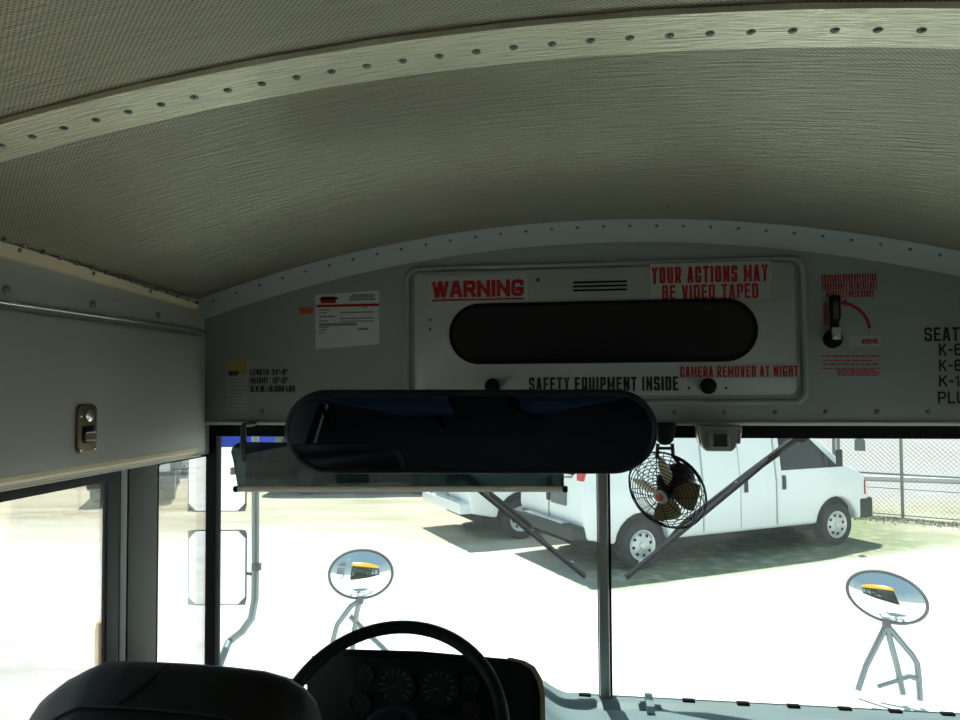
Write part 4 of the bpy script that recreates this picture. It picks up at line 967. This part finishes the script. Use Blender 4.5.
# ------------------------------------------------------------------ ground, fence, building
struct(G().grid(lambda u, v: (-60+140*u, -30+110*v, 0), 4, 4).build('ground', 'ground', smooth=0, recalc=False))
fa, fb = onZ(870, 515, 0), onZ(958, 522.5, 0); fd = (fb-fa).normalized(); fd.z = 0
F0 = fa-fd*5.2; FLEN = 14.0
fe = thing('chain_link_fence', 'chain-link fence with steel posts and rails behind the white cargo van', 'fence', tuple(F0))
def fp(s, z): return F0+fd*s+Vector((0, 0, z))
post_s = (onZ(904, 516.5, 0)-F0).dot(fd)
for k in range(-2, 4):
    s = post_s+k*2.75
    if 0 <= s <= FLEN:
        g = G(); g.tube([fp(s, 0), fp(s, 2.05)], .030, 10); g.lathe(fp(s, 2.05), (0, 0, 1), [(.034, 0), (.03, .02), (.0001, .04)], 10); g.build('post', 'fence', fe)
for s in ((onZ(834, 513, 0)-F0).dot(fd), (onZ(839, 513, 0)-F0).dot(fd)):
    g = G(); g.tube([fp(s, 0), fp(s, 2.15)], .035, 10); g.build('gate_post', 'fence', fe)
for z, r in ((.86, .022), (.57, .008), (.05, .012), (2.0, .022)):
    g = G(); g.tube([fp(0, z), fp(FLEN, z)], r, 8); g.build('rail', 'fence', fe)
g = G(); sp0 = .09; hh = 1.95
k = -hh
while k < FLEN:
    for d in (1, -1):
        a, b = (k, k+hh) if d > 0 else (k+hh, k)
        z0, z1 = .05, .05+hh
        s0, s1 = a, b
        pa, pb = fp(s0, z0), fp(s1, z1)
        lo_, hi_ = min(s0, s1), max(s0, s1)
        if lo_ < 0 or hi_ > FLEN: continue
        g.tube([pa, pb], .0032, 3, cap=False)
    k += sp0
g.build('chain_link_mesh', 'fence', fe, 0)
# weeds along the fence foot
g = G()
for k in range(2600):
    s = random.uniform(4.6, FLEN); w = -.10-abs(random.gauss(0, .32)); p = fp(s, 0)+Vector((-fd.y, fd.x, 0))*w; h = random.uniform(.015, .06); a = random.uniform(0, 2*PI); r = Vector((math.cos(a), math.sin(a), 0))*random.uniform(.015, .05)
    vs = [g.bm.verts.new(q) for q in (p-r*.4, p+r*.4, p+r+Vector((0, 0, h)))]; g.face(vs)
w_ = g.build('weeds', 'weed', None, 0, recalc=False); w_['kind'] = 'stuff'; w_['label'] = 'dry weeds and dark gravel along the foot of the chain-link fence'; w_['category'] = 'weeds'
# concrete kerb on the far side of the fence, and a small plaque wired to the mesh
ka, kb = onZ(780, 478, 0), onZ(960, 484, 0); kd = (kb-ka).normalized(); kd.z = 0; kn = Vector((-kd.y, kd.x, 0))
def kerb(s0, s1, n0, n1, z1):
    P = [ka+kd*q+kn*n for q, n in ((s0, n0), (s1, n0), (s1, n1), (s0, n1))]
    return G().loft([[Vector((p.x, p.y, 0)) for p in P], [Vector((p.x, p.y, z1)) for p in P]]).bevel(.02)
struct(kerb(-1, 22, 0, .22, .13).build('kerb', 'roofp', None, 0))
q = onZ(862, 514, 0); sq = (q-F0).dot(fd); fo = Vector((fd.y, -fd.x, 0))*.012
g = G(); g.loft([[fp(sq+dx, 1.30+dz)+fo*k for dx, dz in ((-.10, 0), (.10, 0), (.10, .22), (.06, .25), (-.06, .25), (-.10, .22))] for k in (1, 1.6)])
tag(g.build('fence_plaque', 'greyprint', None, 0), 'small grey plaque hanging on the chain-link fence beyond the van bonnet', 'plaque')

# ------------------------------------------------------------------ light
w = bpy.data.worlds.new('sky'); SC.world = w; w.use_nodes = True; nt = w.node_tree; nt.nodes.clear()
wo = N(nt, 'ShaderNodeOutputWorld'); bg = N(nt, 'ShaderNodeBackground'); L(nt, bg.outputs[0], wo.inputs[0])
tc = N(nt, 'ShaderNodeTexCoord'); sx = N(nt, 'ShaderNodeSeparateXYZ'); L(nt, tc.outputs['Generated'], sx.inputs[0])
rp = N(nt, 'ShaderNodeValToRGB'); L(nt, sx.outputs[2], rp.inputs[0])
rp.color_ramp.elements[0].position = 0; rp.color_ramp.elements[0].color = (.76, .84, .85, 1)
rp.color_ramp.elements[1].position = .55; rp.color_ramp.elements[1].color = (.36, .53, .68, 1)
L(nt, rp.outputs[0], bg.inputs[0]); bg.inputs[1].default_value = .95
sl_ = bpy.data.lights.new('sun', 'SUN'); sl_.energy = 8.4; sl_.angle = math.radians(.6); sl_.color = (1, .965, .90)
so_ = bpy.data.objects.new('sun', sl_); COL.objects.link(so_)
so_.rotation_euler = Vector((.17, -.78, -2.0)).to_track_quat('-Z', 'Y').to_euler()
SC.view_settings.view_transform = 'Standard'; SC.view_settings.look = 'None'; SC.view_settings.exposure = 0.0; SC.view_settings.gamma = 1.0
SC.cycles.use_denoising = True; SC.cycles.max_bounces = 10; SC.cycles.diffuse_bounces = 6; SC.cycles.transparent_max_bounces = 16; SC.cycles.sample_clamp_indirect = 6
SC.cycles.caustics_reflective = False; SC.cycles.caustics_refractive = False
